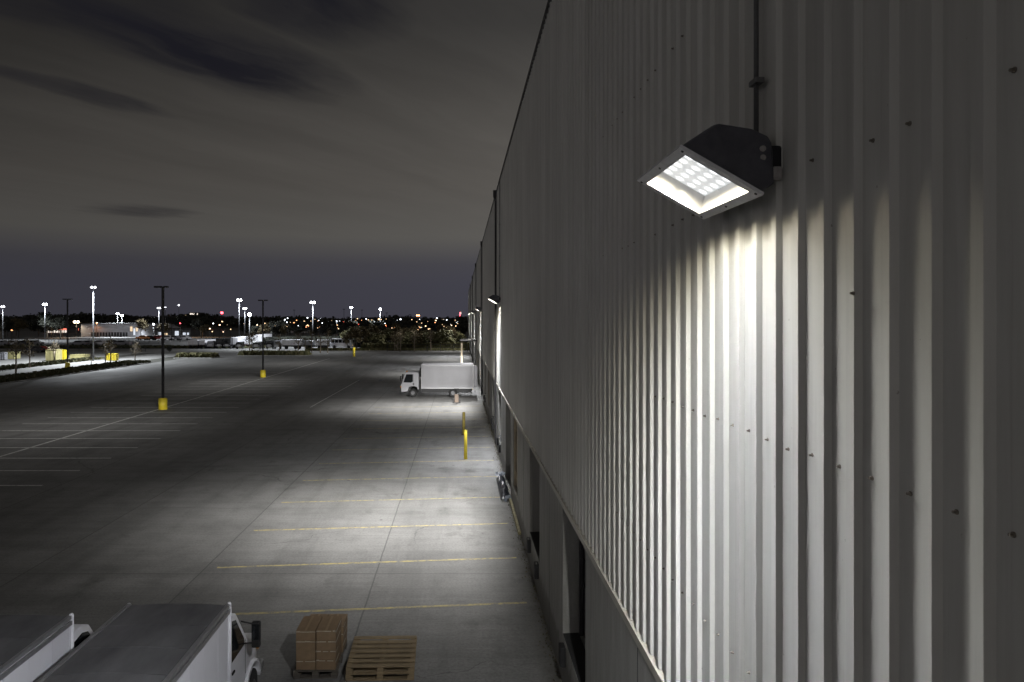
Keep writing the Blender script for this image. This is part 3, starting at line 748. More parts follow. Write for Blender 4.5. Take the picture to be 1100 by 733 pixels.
        bmesh.ops.recalc_face_normals(fd.bm, faces=fd.bm.faces)
        for f in fd.bm.faces: f.smooth = True
        fd.build('fender', M['white'], cab)
        for yw in (1.40, -3.2):
            tm, rm = MB(), MB(); wheel(tm, rm, (sx * (hc - .10), yw, .36), .36, .24, (sx, 0, 0))
            wo = tm.build('wheel', M['tyre'], t_); rm.build('rim', M['rim'], wo)
    ws = MB(); ws.quad((-.66, .835, 2.045), (.66, .835, 2.045), (.73, 1.155, 1.525), (-.73, 1.155, 1.525))
    for v_ in ws.bm.verts: v_.co += Vector((0, .012, .008))
    ws.build('windshield', M['glass'], cab)
    MB().box(-.45, .45, 2.08, 2.14, .62, 1.02, .02).build('grille', M['black'], cab)
    MB().box(-.82, .82, 2.06, 2.2, .36, .56, .03).build('bumper', M['alu'], cab)
    MB().box(-.35, .35, -ln + .1, 1.9, .42, .60).build('chassis', M['chassis'], t_)
    rd = MB().box(-hw + .05, hw - .05, -ln - .03, -ln - .002, .64, top - .1)
    for z in (1.0, 1.4, 1.8, 2.2): rd.box(-hw + .06, hw - .06, -ln - .034, -ln - .03, z - .01, z + .01)
    rd.build('rear_door', M['white2'], box)
    return t_
Tx = at(247.5, 648, 11.78)
delivery_truck((Tx.x - .875, 11.78, 0), 'dark-roofed white box truck nearest the pallets, its black mirror showing')
delivery_truck((gp(78.5, 660, 2.6).x - .875, 11.33, 0), 'dark-roofed white box truck in the corner, its cab half hidden by the next truck')

# ------------------------------------------------------------------ pallets and cartons
def pallet(name, loc, wx, wy, m, label, hgt=.145, rz=0):
    """boards run along x, three rows of blocks; origin front-left corner on the ground"""
    p = empty(name, loc, label, 'pallet', 'wooden pallets on the ground', rz)
    top = MB(); n = 7; bw = wy / n * .64
    for i in range(n):
        y = i * (wy - bw) / (n - 1); dz = rng.uniform(-.002, .002)
        top.box(rng.uniform(0, .012), wx - rng.uniform(0, .012), y, y + bw, hgt - .022 + dz, hgt + dz, .003)
    top.split('deck_board', m, p)
    st = MB()
    for x in (0, wx / 2 - .05, wx - .1): st.box(x, x + .1, .005, wy - .005, hgt - .045, hgt - .0245)
    st.split('stringer', m, p)
    bk = MB()
    for x in (0, wx / 2 - .07, wx - .14):
        for y in (.004, wy / 2 - .07, wy - .144): bk.box(x, x + .14, y, y + .14, .022, hgt - .0455, .004)
    bk.split('block', m, p)
    bt = MB()
    for y in (.004, wy / 2 - .07, wy - .144): bt.box(.004, wx - .004, y, y + .14, 0, .0215)
    bt.split('base_board', m, p)
    return p
e0 = gp(371, 732); e1 = gp(445, 729)
wx = (e1 - e0).length
pallet('wooden_pallet', (e0.x, 14.13, .0), 1.42, 1.38, M['wood'], 'lower of the two stacked empty pale wooden pallets', .15, .03)
pallet('wooden_pallet', (e0.x + .01, 14.12, .155), 1.42, 1.38, M['wood'], 'upper of the two stacked empty pale wooden pallets', .145, .025)
c0 = gp(315.5, 728)
pallet('wooden_pallet', (c0.x, 14.22, 0), .92, 1.42, M['wooddk'], 'grey wooden pallet carrying the stacked cardboard cartons', .165, .02)
def carton(x, y, z, sx, sy, sz, label, rz=0.0):
    o = empty('cardboard_carton', (x, y, z), label, 'carton', 'cartons stacked on the grey pallet', rz)
    MB().box(0, sx, 0, sy, 0, sz, .006).build('box', M['card'], o)
    k = MB()
    k.box(sx * .5 - .024, sx * .5 + .024, .0, sy, sz + .0004, sz + .0016).build('top_tape', M['browntape'], o)
    k = MB()
    if rng.random() < .75:
        n = 5; z0 = sz * rng.choice((.82, .9)); x = 0
        while x < sx:
            l = rng.uniform(.05, .2); k.box(x, min(sx, x + l), -.0026, -.0004, z0 + rng.uniform(-.004, .004), z0 + rng.uniform(.012, .03)); x += l + rng.choice((0, .005, .04))
    k.box(sx + .0004, sx + .0026, .01, sy * rng.uniform(.4, .97), sz * .7, sz * .7 + rng.choice((.012, .03)))
    k.split('wrap_strip', M['tape'], o)
    return o
lay = ['bottom', 'second', 'third', 'top']
cx, cy, cz = c0.x + .05, 14.27, .168
for zi in range(4):
    for xi in range(2):
        carton(cx + xi * .424 + rng.uniform(-.004, .004), cy + rng.uniform(-.008, .008), cz + zi * .2045, .405, .70, .203,
               f'brown taped carton, {lay[zi]} layer, {("left", "right")[xi]} front stack on the grey pallet', rng.uniform(-.008, .008))
for zi in range(3):
    for xi in range(2):
        carton(cx + .02 + xi * .425 + rng.uniform(-.006, .012), cy + .735, cz + zi * .2045, .415, .56, .203,
               f'brown taped carton, {lay[zi]} layer, {("left", "right")[xi]} rear stack on the grey pallet', rng.uniform(-.01, .01))

# ------------------------------------------------------------------ bollards
def bollard(loc, h, r, m, label, name='bollard', band=None):
    o = empty(name, loc, label, 'bollard', 'yellow bollards in front of the docks')
    MB().tube((0, 0, 0), (0, 0, h - .04), r, r, 18).dome((0, 0, h - .05), r, r, r * .8, 16).build('post', m, o)
    MB().tube((0, 0, 0), (0, 0, .03), r * 1.5, r * 1.45, 18).build('base_collar', M['kerb'] if band is None else band, o)
    return o
p = gp(500.2, 494); bollard(p, 1.58, .085, M['yellow'], 'bright yellow bollard, nearer of the two beside the warehouse')
p = gp(498.2, 467); bollard(p, 1.45, .095, M['dullyellow'], 'dull mustard bollard standing just behind the bright yellow one', band=M['brown'])
p = gp(380.3, 383.5); bollard(p, 1.75, .24, M['yellow'], 'stout yellow bollard alone at the far edge of the lot')

# ------------------------------------------------------------------ box truck at the dock (faces -X)
bt = empty('box_truck', (-1.5, 66.6, 0), 'white cab-over box truck backed up to the warehouse dock', 'truck')
hw = 1.15
body = MB().box(-2.25, 2.68, -hw, hw, .87, 3.12, .03).build('cargo_box', M['greybox'], bt)
MB().box(-2.27, 2.70, -hw - .012, hw + .012, 3.10, 3.17, .02).build('roof', M['white'], body)
MB().box(-2.26, 2.69, -hw - .01, -hw + .02, .82, .94).box(-2.26, 2.69, hw - .02, hw + .01, .82, .94).build('lower_rail', M['alu'], body)
MB().box(2.70, 2.76, -hw + .03, hw - .03, .9, 3.05).build('rear_door', M['alu'], body)
MB().box(-2.30, -2.2, -hw - .016, -hw + .05, .82, 3.16, .01).build('corner_post', M['alu'], body)
MB().box(2.62, 2.71, -hw - .016, -hw + .05, .82, 3.16, .01).build('corner_post', M['alu'], body)
MB().box(-2.2, 2.62, -hw - .015, -hw + .01, 2.98, 3.09, .008).build('upper_rail', M['alu'], body)
MB().box(2.80, 3.1, -hw + .1, -hw + .35, 1.0, 2.9, .02).box(2.80, 3.1, hw - .35, hw - .1, 1.0, 2.9, .02).build('dock_seal', M['white2'], body)
MB().box(-2.24, 2.6, -.5, .5, .55, .86).build('chassis', M['chassis'], bt)
MB().box(-1.3, -.2, -hw + .05, -.52, .5, .84, .03).build('fuel_tank', M['chassis'], bt)
MB().box(-2.3, 2.5, -hw + .06, -hw + .1, .44, .84).build('shade_guard', M['chassis'], bt)  # black side guard, made deep to stand in for the shade under the box
cb = MB(); hc = 1.02
pp = [(-4.22, .5), (-4.28, 1.15), (-4.18, 1.32), (-3.86, 2.28), (-3.7, 2.38), (-2.62, 2.38), (-2.55, 2.3), (-2.55, .75), (-2.62, .7), (-2.72, .95), (-2.95, 1.05), (-3.25, 1.05), (-3.5, .95), (-3.62, .55)]
cb.prism(pp, 'y', -hc, hc, .04); cab = cb.build('cab', M['greywhite'], bt)
for sy in (-1, 1):
    MB().prism([(-4.02, 1.42), (-3.74, 2.2), (-3.1, 2.2), (-3.1, 1.5), (-3.3, 1.4)], 'y', *sorted((sy * (hc + .002), sy * (hc + .012)))).build('side_window', M['glass'], cab)
    MB().box(-3.12, -2.98, *sorted((sy * (hc + .002), sy * (hc + .03))), 1.2, 1.32).build('door_handle', M['black'], cab)
    MB().box(-3.05, -3.03, *sorted((sy * (hc + .001), sy * (hc + .006))), 1.0, 2.25).build('door_seam', M['black'], cab)
    mi = MB().box(-4.32, -4.22, *sorted((sy * (hc + .1), sy * (hc + .28))), 1.55, 2.05, .02).build('mirror', M['black'], bt)
    MB().tube((-3.95, sy * (hc - .05), 2.1), (-4.27, sy * (hc + .19), 2.0), .018, .018, 6).tube((-4.1, sy * (hc - .05), 1.5), (-4.27, sy * (hc + .19), 1.6), .018, .018, 6).split('mirror_arm', M['black'], mi)
    MB().dome((-4.27, sy * .72, .95), .04, .16, .11).build('headlight', M['alu'], cab)
    MB().box(-4.30, -4.2, *sorted((sy * .9, sy * 1.03)), .92, 1.06, .01).build('indicator', M['signal'], cab)
    for xw, rr in ((-3.1, .42), (.75, .42)):
        tm, rm = MB(), MB(); wheel(tm, rm, (xw, sy * (hc - .1 if xw < 0 else hc - .02), rr), rr, .26, (0, sy, 0))
        wo = tm.build('wheel', M['tyre'], bt); rm.build('rim', M['rim'], wo)
ws = MB().quad((-4.205, -.88, 1.36), (-4.205, .88, 1.36), (-3.885, .8, 2.26), (-3.885, -.8, 2.26))
for v_ in ws.bm.verts: v_.co += Vector((-.012, 0, .006))
ws.build('windshield', M['glass'], cab)
MB().box(-4.36, -4.2, -hc, hc, .42, .68, .03).build('bumper', M['chassis'], cab)
MB().box(-4.3, -4.26, -.5, .5, .75, 1.05, .01).build('grille', M['black'], cab)
MB().box(-2.5, -2.3, -.5, .9, 1.9, 2.75, .03).build('reefer_unit', M['black'], bt)
mk = MB()
for y in (-.6, -.2, .2, .6): mk.box(-3.8, -3.7, y - .05, y + .05, 2.38, 2.43)
mk.split('roof_marker', M['signal'], cab)
# hand truck near the rear wheel
p = gp(490.5, 433)
ht = empty('hand_truck', p, 'small dark hand truck with a brown box, beside the parked box truck', 'hand truck')
MB().tube((-.22, 0, .1), (-.22, .22, 1.25), .02).tube((.22, 0, .1), (.22, .22, 1.25), .02).tube((-.22, .22, 1.25), (.22, .22, 1.25), .02).tube((-.22, .1, .6), (.22, .1, .6), .016).build('frame', M['black'], ht)
MB().box(-.25, .25, -.3, .02, .05, .075).build('toe_plate', M['black'], ht)
for sx in (-.3, .3): MB().tube((sx - .04, .12, .14), (sx + .04, .12, .14), .14, .14, 14).build('wheel', M['tyre'], ht)
tag(MB().box(-.17, .17, -.29, -.02, 0, .72, .01).build('brown_box', M['brown'], None, p + Vector((0, -.02, .08))), 'narrow brown box standing on the small hand truck', 'box')
for i, (u, v) in enumerate(((408.5, 409.5), (384.7, 410.3))):
    p = gp(u, v); mb = MB()
    for k in range(7):
        a = rng.uniform(.08, .25); x, y = rng.uniform(-.25, .25), rng.uniform(-.2, .2)
        mb.quad((x, y, .01), (x + a, y + .05, rng.uniform(.02, .2)), (x + a, y + a, rng.uniform(.05, .28)), (x, y + a, .03))
    tag(mb.build('litter', M['scrap'], None, p), ['crumpled pale litter on the lot, nearer the box truck', 'small scrap of litter on the lot, farther from the box truck'][i], 'litter')

# canopy beyond the truck
p = Vector((0.12, 92, 0)); cn = empty('dock_canopy', p, 'flat dark canopy on a tan post, beyond the parked box truck', 'canopy')
MB().box(-.12, .12, -.12, .12, 0, 4.6).build('post', M['tan'], cn)
MB().box(-.25, XB - p.x - .003, -1.6, 1.6, 4.6, 4.78, .03).build('roof', M['gutter'], cn)
MB().box(-1.9, -1.82, -.05, .05, 0, 1.6).box(-1.25, -1.17, -.05, .05, 0, 1.6).box(-1.9, -1.17, -.04, .04, 1.5, 1.58).build('rail', M['tan'], cn)

# ------------------------------------------------------------------ lamp posts
def twin_head(mb, z, a=.95, b=.95, th=.12, wd=.32):
    mb.box(-a, -.06, -wd / 2, wd / 2, z - th, z, .02).box(.06, b, -wd / 2, wd / 2, z - th, z, .02)
    mb.box(-.08, .08, -.08, .08, z - th - .02, z + .04)
def unlit_post(u, v, h, label, a, b, rz=0):
    p = gp(u, v); o = empty('lamp_post', p, label, 'lamp post', 'unlit lamp posts on yellow bases', rz)
    MB().tube((0, 0, 0), (0, 0, .9), .35, .34, 24).dome((0, 0, .9), .34, .34, .07, 20).build('base', M['yellow'], o)
    MB().box(-.085, .085, -.085, .085, .93, h - .1).build('pole', M['pole'], o)
    for s_, l in ((-1, a), (1, b)):
        hd = MB().box(*sorted((s_ * .1, s_ * l)), -.17, .17, h - .14, h, .03).box(*sorted((0, s_ * .12)), -.04, .04, h - .1, h - .04).build('lamp_head', M['pole'], o)
        MB().box(*sorted((s_ * .25, s_ * (l - .06))), -.13, .13, h - .155, h - .138).build('lens', M['glass'], hd)
    return o
unlit_post(175, 440, 10.25, 'unlit dark lamp post on yellow base, nearest and tallest in the picture', .70, .42, 0)
unlit_post(282.5, 405.5, 10.0, 'unlit dark lamp post on yellow base, near the low hedge island', .62, .62)
unlit_post(72.5, 396, 10.6, 'unlit dark lamp post on a yellow base in the grass strip', .7, .7)
def spot(loc, e, c_=(.9, .95, 1), size=150, soft=.3, parent=None):
    l = bpy.data.lights.new('area_lamp', 'SPOT'); l.energy = e; l.color = c_; l.spot_size = R(size); l.spot_blend = .5; l.shadow_soft_size = soft
    o = bpy.data.objects.new('area_lamp', l); col.objects.link(o); o.location = loc
    if parent is not None: o.parent = parent
    return o
def lit_post(u, vt, vb, label, lens='lens', e=9000, twin=True, r=.11, polem='galv', lw=.34, colr=(.9, .95, 1), cat='lamp post', group='lit lamp posts beyond the lot', name='lit_lamp_post'):
    p = gp(u, vb); h = H - (vt - 343) / F * p.y
    o = empty(name, p, label, cat, group)
    MB().tube((0, 0, 0), (0, 0, h - .05), r * 1.25, r * .8, 10).build('pole', M[polem], o)
    arm = lw * 1.12 if twin else lw
    for s_ in ((-1, 1) if twin else (1,)):
        x = s_ * arm if twin else 0
        hd = MB().box(x - lw, x + lw, -.22, .22, h + .02, h + .16, .03)
        if twin: hd.box(*sorted((0, x)), -.05, .05, h + .04, h + .1)
        hd = hd.build('lamp_head', M['galv'] if polem == 'galv' else M['pole'], o)
        MB().dome((x, 0, h - .02), lw * .95, lw * .8, lw * .85, 12).build('lens', M[lens], hd)
    if e:
        for s_ in ((1,) if not twin else (1,)):
            spot((0, -2.2, h - .35), e * .62, colr, 158, .3, o)
    return o
lit_post(3, 329.5, 366, 'lit lamp post at the extreme left, above the trees', 'lensmid', 14000)
lit_post(48.3, 327, 366, 'very bright twin lamp post left of the dark grass-strip post', 'lens', 40000, lw=.42)
lit_post(100.3, 308.5, 388, 'tallest pale lamp post, faint twin lamps, in front of the white warehouse', 'lensdim', 60000, lw=.26)
lit_post(126.4, 337, 361.5, 'lit lamp post left of a near twin, before the white warehouse', 'lens', 60000)
lit_post(131, 339, 361.8, 'lit lamp post right of a near twin, before the white warehouse', 'lens', 50000)
lit_post(170.7, 331, 364, 'pale lit lamp post just left of the nearest unlit post', 'lensmid', 20000)
lit_post(177.6, 330, 362, 'dim lamp post just right of the nearest unlit post', 'lensdim', 0, lw=.2)
lit_post(192, 328, 357, 'slim faint lamp post with one warm lamp against the sky', 'lensdim', 0, False, .08, lw=.5)
lit_post(257, 322.5, 368, 'brightest tall lamp post, leftmost of the descending three', 'lens', 34000, lw=.42)
lit_post(263, 331.5, 366, 'bright lamp post, middle of the descending three', 'lens', 15000)
lit_post(268, 338, 374, 'bright lamp post, lowest of the descending three', 'lens', 9000, False, lw=.5)
lit_post(336, 325, 373, 'bright lamp post in front of the white trailers', 'lens', 30000, lw=.36)
lit_post(377.3, 330.3, 362, 'lit lamp post left of centre, above the dark trees', 'lens', 26000)
lit_post(408.5, 332.3, 362, 'lit lamp post nearest the tree belt, standing alone', 'lens', 26000, False, lw=.55)
amb = (1, .6, .3)
lit_post(217.5, 343.5, 362.5, 'timber pole with a warm amber lamp', 'warm', 5000, False, .12, 'woodpole', .42, amb)
lit_post(449, 339, 357, 'twin amber lamps on one pole above the tree belt', 'orange', 0, True, .12, 'woodpole', .5, amb)
lit_post(82, 346, 362, 'twin warm white lamps on a low pole beside the red storefront', 'warm', 1500, True, .12, 'galv', .6, (1, .8, .55))
lit_post(67.5, 348.5, 363, 'single orange lamp left of the dark grass-strip post', 'orange', 2500, False, .1, 'woodpole', .42, amb)
lit_post(104, 347.5, 362, 'single red-orange lamp beside the white warehouse corner', 'orange', 250, False, .1, 'woodpole', .42, (1, .4, .15))
lit_post(165, 348.5, 362, 'single white lamp right of the white warehouse', 'lensmid', 6000, False, .1, 'galv', .45)
lit_post(193.5, 347.3, 368, 'short pole with a small red lamp', 'red', 0, False, .08, 'pole', .26)
lit_post(229, 347.5, 362, 'single small white lamp before the far woods, right of the amber pole', 'lensmid', 0, False, .09, 'pole', .3)
# unlit tall masts seen against the sky
for i, (u, vt, vb) in enumerate(((369.5, 332, 358), (440.5, 338, 358), (316, 333, 356), (184.5, 340, 366), (415.5, 336, 358), (388.8, 333, 356), (174, 335, 356))):
    p = gp(u, vb); h = H - (vt - 343) / F * p.y
    o = empty('mast', p, 'slim dark mast rising above the distant skyline', 'mast', 'slim dark masts on the skyline')
    MB().tube((0, 0, 0), (0, 0, h), .16, .09, 8).build('pole', M['pole'], o)
    MB().box(-.7, .7, -.1, .1, h - .3, h, .02).build('crossarm', M['pole'], o)

# ------------------------------------------------------------------ trees
def blob_points(r_, n, centres):
    for i in range(n):
        c_, rad = r_.choice(centres)
        d = Vector((r_.gauss(0, 1), r_.gauss(0, 1), r_.gauss(0, 1))).normalized()
        yield c_ + Vector((d.x * rad, d.y * rad, d.z * rad * .8)) * (r_.random() ** .45)
def leafquads(mb, pts, size, r_):
    for p in pts:
        a = Vector((r_.gauss(0, 1), r_.gauss(0, 1), r_.gauss(0, 1))).normalized(); b_ = a.orthogonal().normalized()
        s_ = size * r_.uniform(.5, 1.3); c_ = a.cross(b_) * s_ * .8; b_ = b_ * s_
        mb.quad(p - b_ - c_ * .3, p - c_, p + b_ + c_ * .3, p + c_)
def tree_proto(seed, h, spread, nleaf, lsize, lm, bm_, bare=False):
    r_ = random.Random(seed)
    o = empty('tree', (0, 0, -50)); tr = MB(); hh_ = h * (.42 if not bare else .5)
    tr.tube((0, 0, 0), (r_.uniform(-.05, .05) * h, 0, hh_), .022 * h, .014 * h, 8)
    tr.tube((r_.uniform(-.03, .03) * h, 0, hh_ * .95), (0, 0, h * .9), .013 * h, .003 * h, 6)
    cen = []
    nb = 14 if bare else 9
    for i in range(nb):
        a = r_.uniform(0, 6.28); z0 = h * r_.uniform(.28, .7); l = spread * r_.uniform(.5, 1) * (1.15 - z0 / h)
        e = Vector((math.cos(a) * l, math.sin(a) * l, z0 + l * r_.uniform(.5, 1.1)))
        tr.tube((0, 0, z0), e, .009 * h, .002 * h, 5)
        for k in range(3):
            e2 = e + Vector((r_.uniform(-.4, .4) * spread, r_.uniform(-.4, .4) * spread, r_.uniform(.05, .35) * spread)); tr.tube(e * .7 + Vector((0, 0, z0 * .3)), e2, .004 * h, .0015 * h, 4)
        cen.append((e, spread * r_.uniform(.28, .5)))
    tr.build('trunk', bm_, o)
    cen.append((Vector((0, 0, h * .85)), spread * .4)); cen.append((Vector((0, 0, h * .65)), spread * .5))
    cr = MB(); leafquads(cr, blob_points(r_, nleaf, cen), lsize, r_)
    cr.build('crown', lm, o)
    return o
belt = [tree_proto(1, 5.4, 2.7, 1000, .26, M['leafA'], M['bark']), tree_proto(2, 4.8, 3.0, 1000, .27, M['leafA'], M['bark']), tree_proto(3, 6.0, 2.4, 900, .25, M['leafB'], M['bark'])]
backp = [tree_proto(4, 7.2, 3.8, 1300, .36, M['leafC'], M['bark']), tree_proto(5, 8.2, 3.6, 1300, .36, M['leafC'], M['bark']), tree_proto(8, 7, 3.4, 700, .3, M['leafB'], M['bark'])]
bare = [tree_proto(6, 5.0, 1.3, 170, .10, M['leafB'], M['barkpale'], True), tree_proto(7, 4.4, 1.1, 140, .10, M['leafB'], M['barkpale'], True)]
used = set()
def plant(proto, x, y, sc, label, group, z=0.0, name='tree'):
    o = proto if proto not in used else copy_tree(proto)
    used.add(proto); o.location = (x, y, z); o.scale = (sc, sc, sc * rng.uniform(.85, 1.12)); o.rotation_euler = (0, 0, rng.uniform(0, 6.28))
    o.name = name; tag(o, label, 'tree', group)
for i in range(40):
    u = 374 + (i + rng.uniform(-.4, .4)) * 3.1; Y = rng.uniform(164, 188)
    plant(belt[i % 3] if i % 4 else belt[2], (u - 495) / F * Y, Y, rng.uniform(.72, 1.05), 'bushy olive tree in the belt at the far edge of the lot', 'trees in the belt beyond the lot', name='belt_tree')
for i in range(72):
    u = 262 + rng.uniform(0, 235); Y = rng.uniform(215, 330)
    plant(backp[i % 2 if i % 5 else 2], (u - 495) / F * Y, Y, rng.uniform(.6, 1.05), 'dark tree among the city lights behind the trailers', 'dark trees behind the trailers', name='dark_tree')
for i in range(22):
    u = rng.uniform(-12, 66) if i < 15 else rng.uniform(140, 260); Y = rng.uniform(245, 330)
    plant(backp[2 if i % 3 == 0 else i % 2], (u - 495) / F * Y, Y, rng.uniform(.8, 1.2), 'brownish tree in the clump at the far left' if i < 15 else 'dark tree standing beyond the parked cars', 'trees at the far left' if i < 15 else 'trees beyond the parked cars', name='distant_tree')
young = [(17, 402.5, 1.12, 'bare young tree on the grass strip, nearest the left edge'), (32, 395.5, 1.15, 'bare young tree beside the road, second from the left edge'), (58.5, 390, 1.0, 'thin young tree beside the pale yellow containers'),
         (113, 392, .95, 'thin young tree left of the bright yellow bins'), (118.5, 392.5, 1.0, 'thin young tree in front of the bright yellow bins'), (145, 389, 1.0, 'leafy brown young tree at the end of the grass strip'), (98, 396, .55, 'stunted sapling on the grass strip')]
for i, (u, v, sc, lb) in enumerate(young):
    p = gp(u, v); plant(bare[i % 2], p.x, p.y, sc, lb, 'young trees on the grass strips', .05, 'young_tree')
for i, (u, v) in enumerate(((320, 380), (328, 381), (268, 381), (300, 380.5), (344, 380), (352, 379.5), (271, 380), (335, 379), (424, 378), (427, 378), (430, 378.4), (445, 378), (463, 378))):
    p = gp(u, v); plant(bare[i % 2], p.x, p.y, rng.uniform(.9, 1.25), 'slim bare young tree on the hedge islands at the lot edge', 'slim young trees on the hedge islands', .1, 'slim_tree')
# a small dark shrub by the road, clipped evergreen
p = gp(182, 378.5); sh = empty('shrub', p, 'small dark round shrub by the far road', 'shrub')
mb = MB(); leafquads(mb, blob_points(rng, 500, [(Vector((0, 0, .7)), .6), (Vector((.1, 0, 1.1)), .5)]), .12, rng); mb.build('foliage', M['leafC'], sh)
MB().tube((0, 0, 0), (0, 0, .6), .06, .04, 6).build('stem', M['bark'], sh)
# far wood: one mass on the horizon
mb = MB(); r_ = random.Random(21)
def ridge(u):
    a = 338.0 + 1.3 * math.sin(u * .045 + 1) + .8 * math.sin(u * .13)
    if u > 235: a = 341.2 + 1.0 * math.sin(u * .07) - (2.2 * math.exp(-((u - 300) / 22) ** 2))
    return a
for i in range(1500):
    u = r_.uniform(-130, 505); Y = r_.uniform(560, 760); topz = H - (ridge(u) - 343) / F * 640
    x = (u - 495) / F * Y; cz_ = topz * r_.uniform(.25, .84); rad = r_.uniform(2.2, 4.2)
    leafquads(mb, blob_points(r_, 26, [(Vector((x, Y, cz_)), rad)]), 1.25, r_)
tag(mb.build('distant_wood', M['leafC']), kind='stuff')

# ------------------------------------------------------------------ far buildings and city lights
def far_building(u0, u1, vt, vb, depth, wall, label, wins=(), name='building', roof=True, cat='building', group=None):
    a = gp(u0, vb); b_ = gp(u1, vb); Y = a.y; h = H - (vt - 343) / F * Y
    o = empty(name, ((a.x + b_.x) / 2, Y, 0), label, cat, group)
    hx = (b_.x - a.x) / 2
    MB().box(-hx, hx, 0, depth, 0, h).build('wall', M[wall], o)
    if roof: MB().box(-hx - .3, hx + .3, -.3, depth + .3, h, h + .35).build('roof', M['fardark'], o)
    for (wu0, wu1, wv0, wv1, m_) in wins:
        x0 = (wu0 - (u0 + u1) / 2) / F * Y; x1 = (wu1 - (u0 + u1) / 2) / F * Y
        z1 = H - (wv0 - 343) / F * Y; z0 = H - (wv1 - 343) / F * Y
        MB().box(x0, x1, -.12, -.01, max(.05, z0), z1).build('window' if m_.startswith('win') or m_.startswith('shop') else 'door', M[m_], o)
    return o
far_building(87, 152, 348.3, 362.0, 40, 'farwall', 'large white flat-roofed warehouse lit by lamps in the distance',
             [(98 + i * 3.1, 99.9 + i * 3.1, 357.2, 361.6, 'fardark') for i in range(13)] + [(140, 142.2, 351, 356, 'winwarm'), (146, 148, 352, 356, 'winwarm'), (143.5, 145, 353, 360, 'wincool')], 'distant_warehouse')
far_building(152.5, 205, 354, 361.2, 20, 'farwall2', 'low grey building right of the white distant warehouse', [(156, 159, 357, 360, 'winwarm'), (161, 166, 358, 360, 'winwarm'), (170, 173, 357, 360, 'wincool'), (177, 180, 358, 360, 'winwarm'), (188, 192, 355.8, 360.5, 'wincool'), (196.5, 199.5, 357.5, 360, 'wincool'), (201, 203, 357.5, 360, 'wincool')], 'low_building')
far_building(50, 73, 352.6, 358.0, 15, 'farwall2', 'low storefront with a glowing red fascia, far left', [(50.3, 72.6, 353, 354.6, 'winred')] + [(51 + i * 3.1, 53.2 + i * 3.1, 355, 357.4, 'shopwhite') for i in range(7)], 'storefront')
far_building(75, 85.5, 352.2, 357.6, 12, 'farwall2', 'small shop with a bright red sign panel beside the storefront', [(79, 84.5, 352.8, 355.2, 'winred'), (75.6, 78.4, 354.4, 357, 'shopwhite')], 'shop')
far_building(308, 329, 352.4, 357.4, 18, 'farwall', 'pale low shed behind the parked trailers', [(310, 312, 354, 357, 'fardark'), (322, 324, 354, 357, 'fardark')], 'pale_shed')
far_building(380, 392.5, 354.0, 359.0, 10, 'farwall2', 'low kiosk with an orange lit panel among the trees', [(381, 384, 354.3, 356.6, 'winwarm'), (385, 391.5, 354.8, 356.8, 'shopwhite')], 'kiosk')
far_building(203, 213, 336.2, 350, 20, 'fardark', 'dark tower block with a lit top-floor band on the wooded skyline', [(204, 212.5, 336.6, 338.2, 'shopwhite')], 'tower_block')
far_building(197, 201.4, 338, 350, 16, 'fardark', 'small dark block with a lit corner left of the tower block', [(197.5, 200.8, 338.6, 339.8, 'winwarm')], 'small_block')
r_ = random.Random(77)
bi = 0
for (u0, u1, vt, vb) in ((343, 352, 344.5, 351.2), (354, 362, 343, 351.0), (365, 374, 345, 351.4), (395, 402, 343.4, 351.0), (404, 418, 341.5, 351.1), (420, 429, 340.6, 350.8), (431, 444, 342.6, 351.3), (452, 460, 343.5, 351.0), (462, 470, 342.5, 350.9), (471, 480, 341.8, 351.2), (481, 488, 343, 350.9), (489.5, 496, 340.2, 351.1), (285, 299, 345.5, 351.5), (232, 247, 345.5, 351.4)):
    wn = []
    nw = int((u1 - u0) / 1.6)
    for i in range(nw):
        for vv in (vt + 1.2, vt + 3.2, vt + 5.0):
            if r_.random() < .38 and vv < 349: wn.append((u0 + .5 + i * 1.6, u0 + 1.2 + i * 1.6, vv, vv + .6, r_.choice(('winwarm', 'winwarm', 'wincool', 'shopwhite'))))
    lbl = 'dark city block with a few lit windows on the far skyline'
    far_building(u0, u1, vt, vb, 25, 'fardark', lbl, wn, 'city_block', group='city blocks on the far skyline'); bi += 1
# red aircraft beacon mast, lit sign tower
def beacon(u, vt, vb, lens, label, r=.5, name='beacon_mast'):
    p = gp(u, vb); h = H - (vt - 343) / F * p.y; o = empty(name, p, label, 'mast')
    m_ = MB()
    for s_ in (-1, 1): m_.tube((s_ * .9, 0, 0), (s_ * .2, 0, h - .4), .1, .07, 6)
    n = 7
    for i in range(n):
        f0, f1 = i / n, (i + 1) / n
        m_.tube((-.9 + .7 * f0, 0, h * f0), (.9 - .7 * f1, 0, h * f1 - .4), .05, .05, 4)
    m_.build('lattice', M['pole'], o); MB().dome((0, 0, h), r, r, r * .85, 12).build('lamp', M[lens], o)
beacon(238.3, 336.2, 354, 'red', 'lattice mast with a bright red beacon on the skyline', 1.05)
p = gp(494.5, 351); o = empty('sign_tower', p, 'narrow tower with a red and white lit sign at the far wall end', 'tower')
h = H + 8 / F * p.y
MB().box(-.9, .9, 0, 2, 0, h).build('shaft', M['fardark'], o); MB().box(-.8, .1, -.15, -.01, h - 5, h - .6).build('red_sign', M['red'], o); MB().box(.3, .9, -.15, -.01, h - 2.5, h - .3).build('white_sign', M['shopwhite'], o)
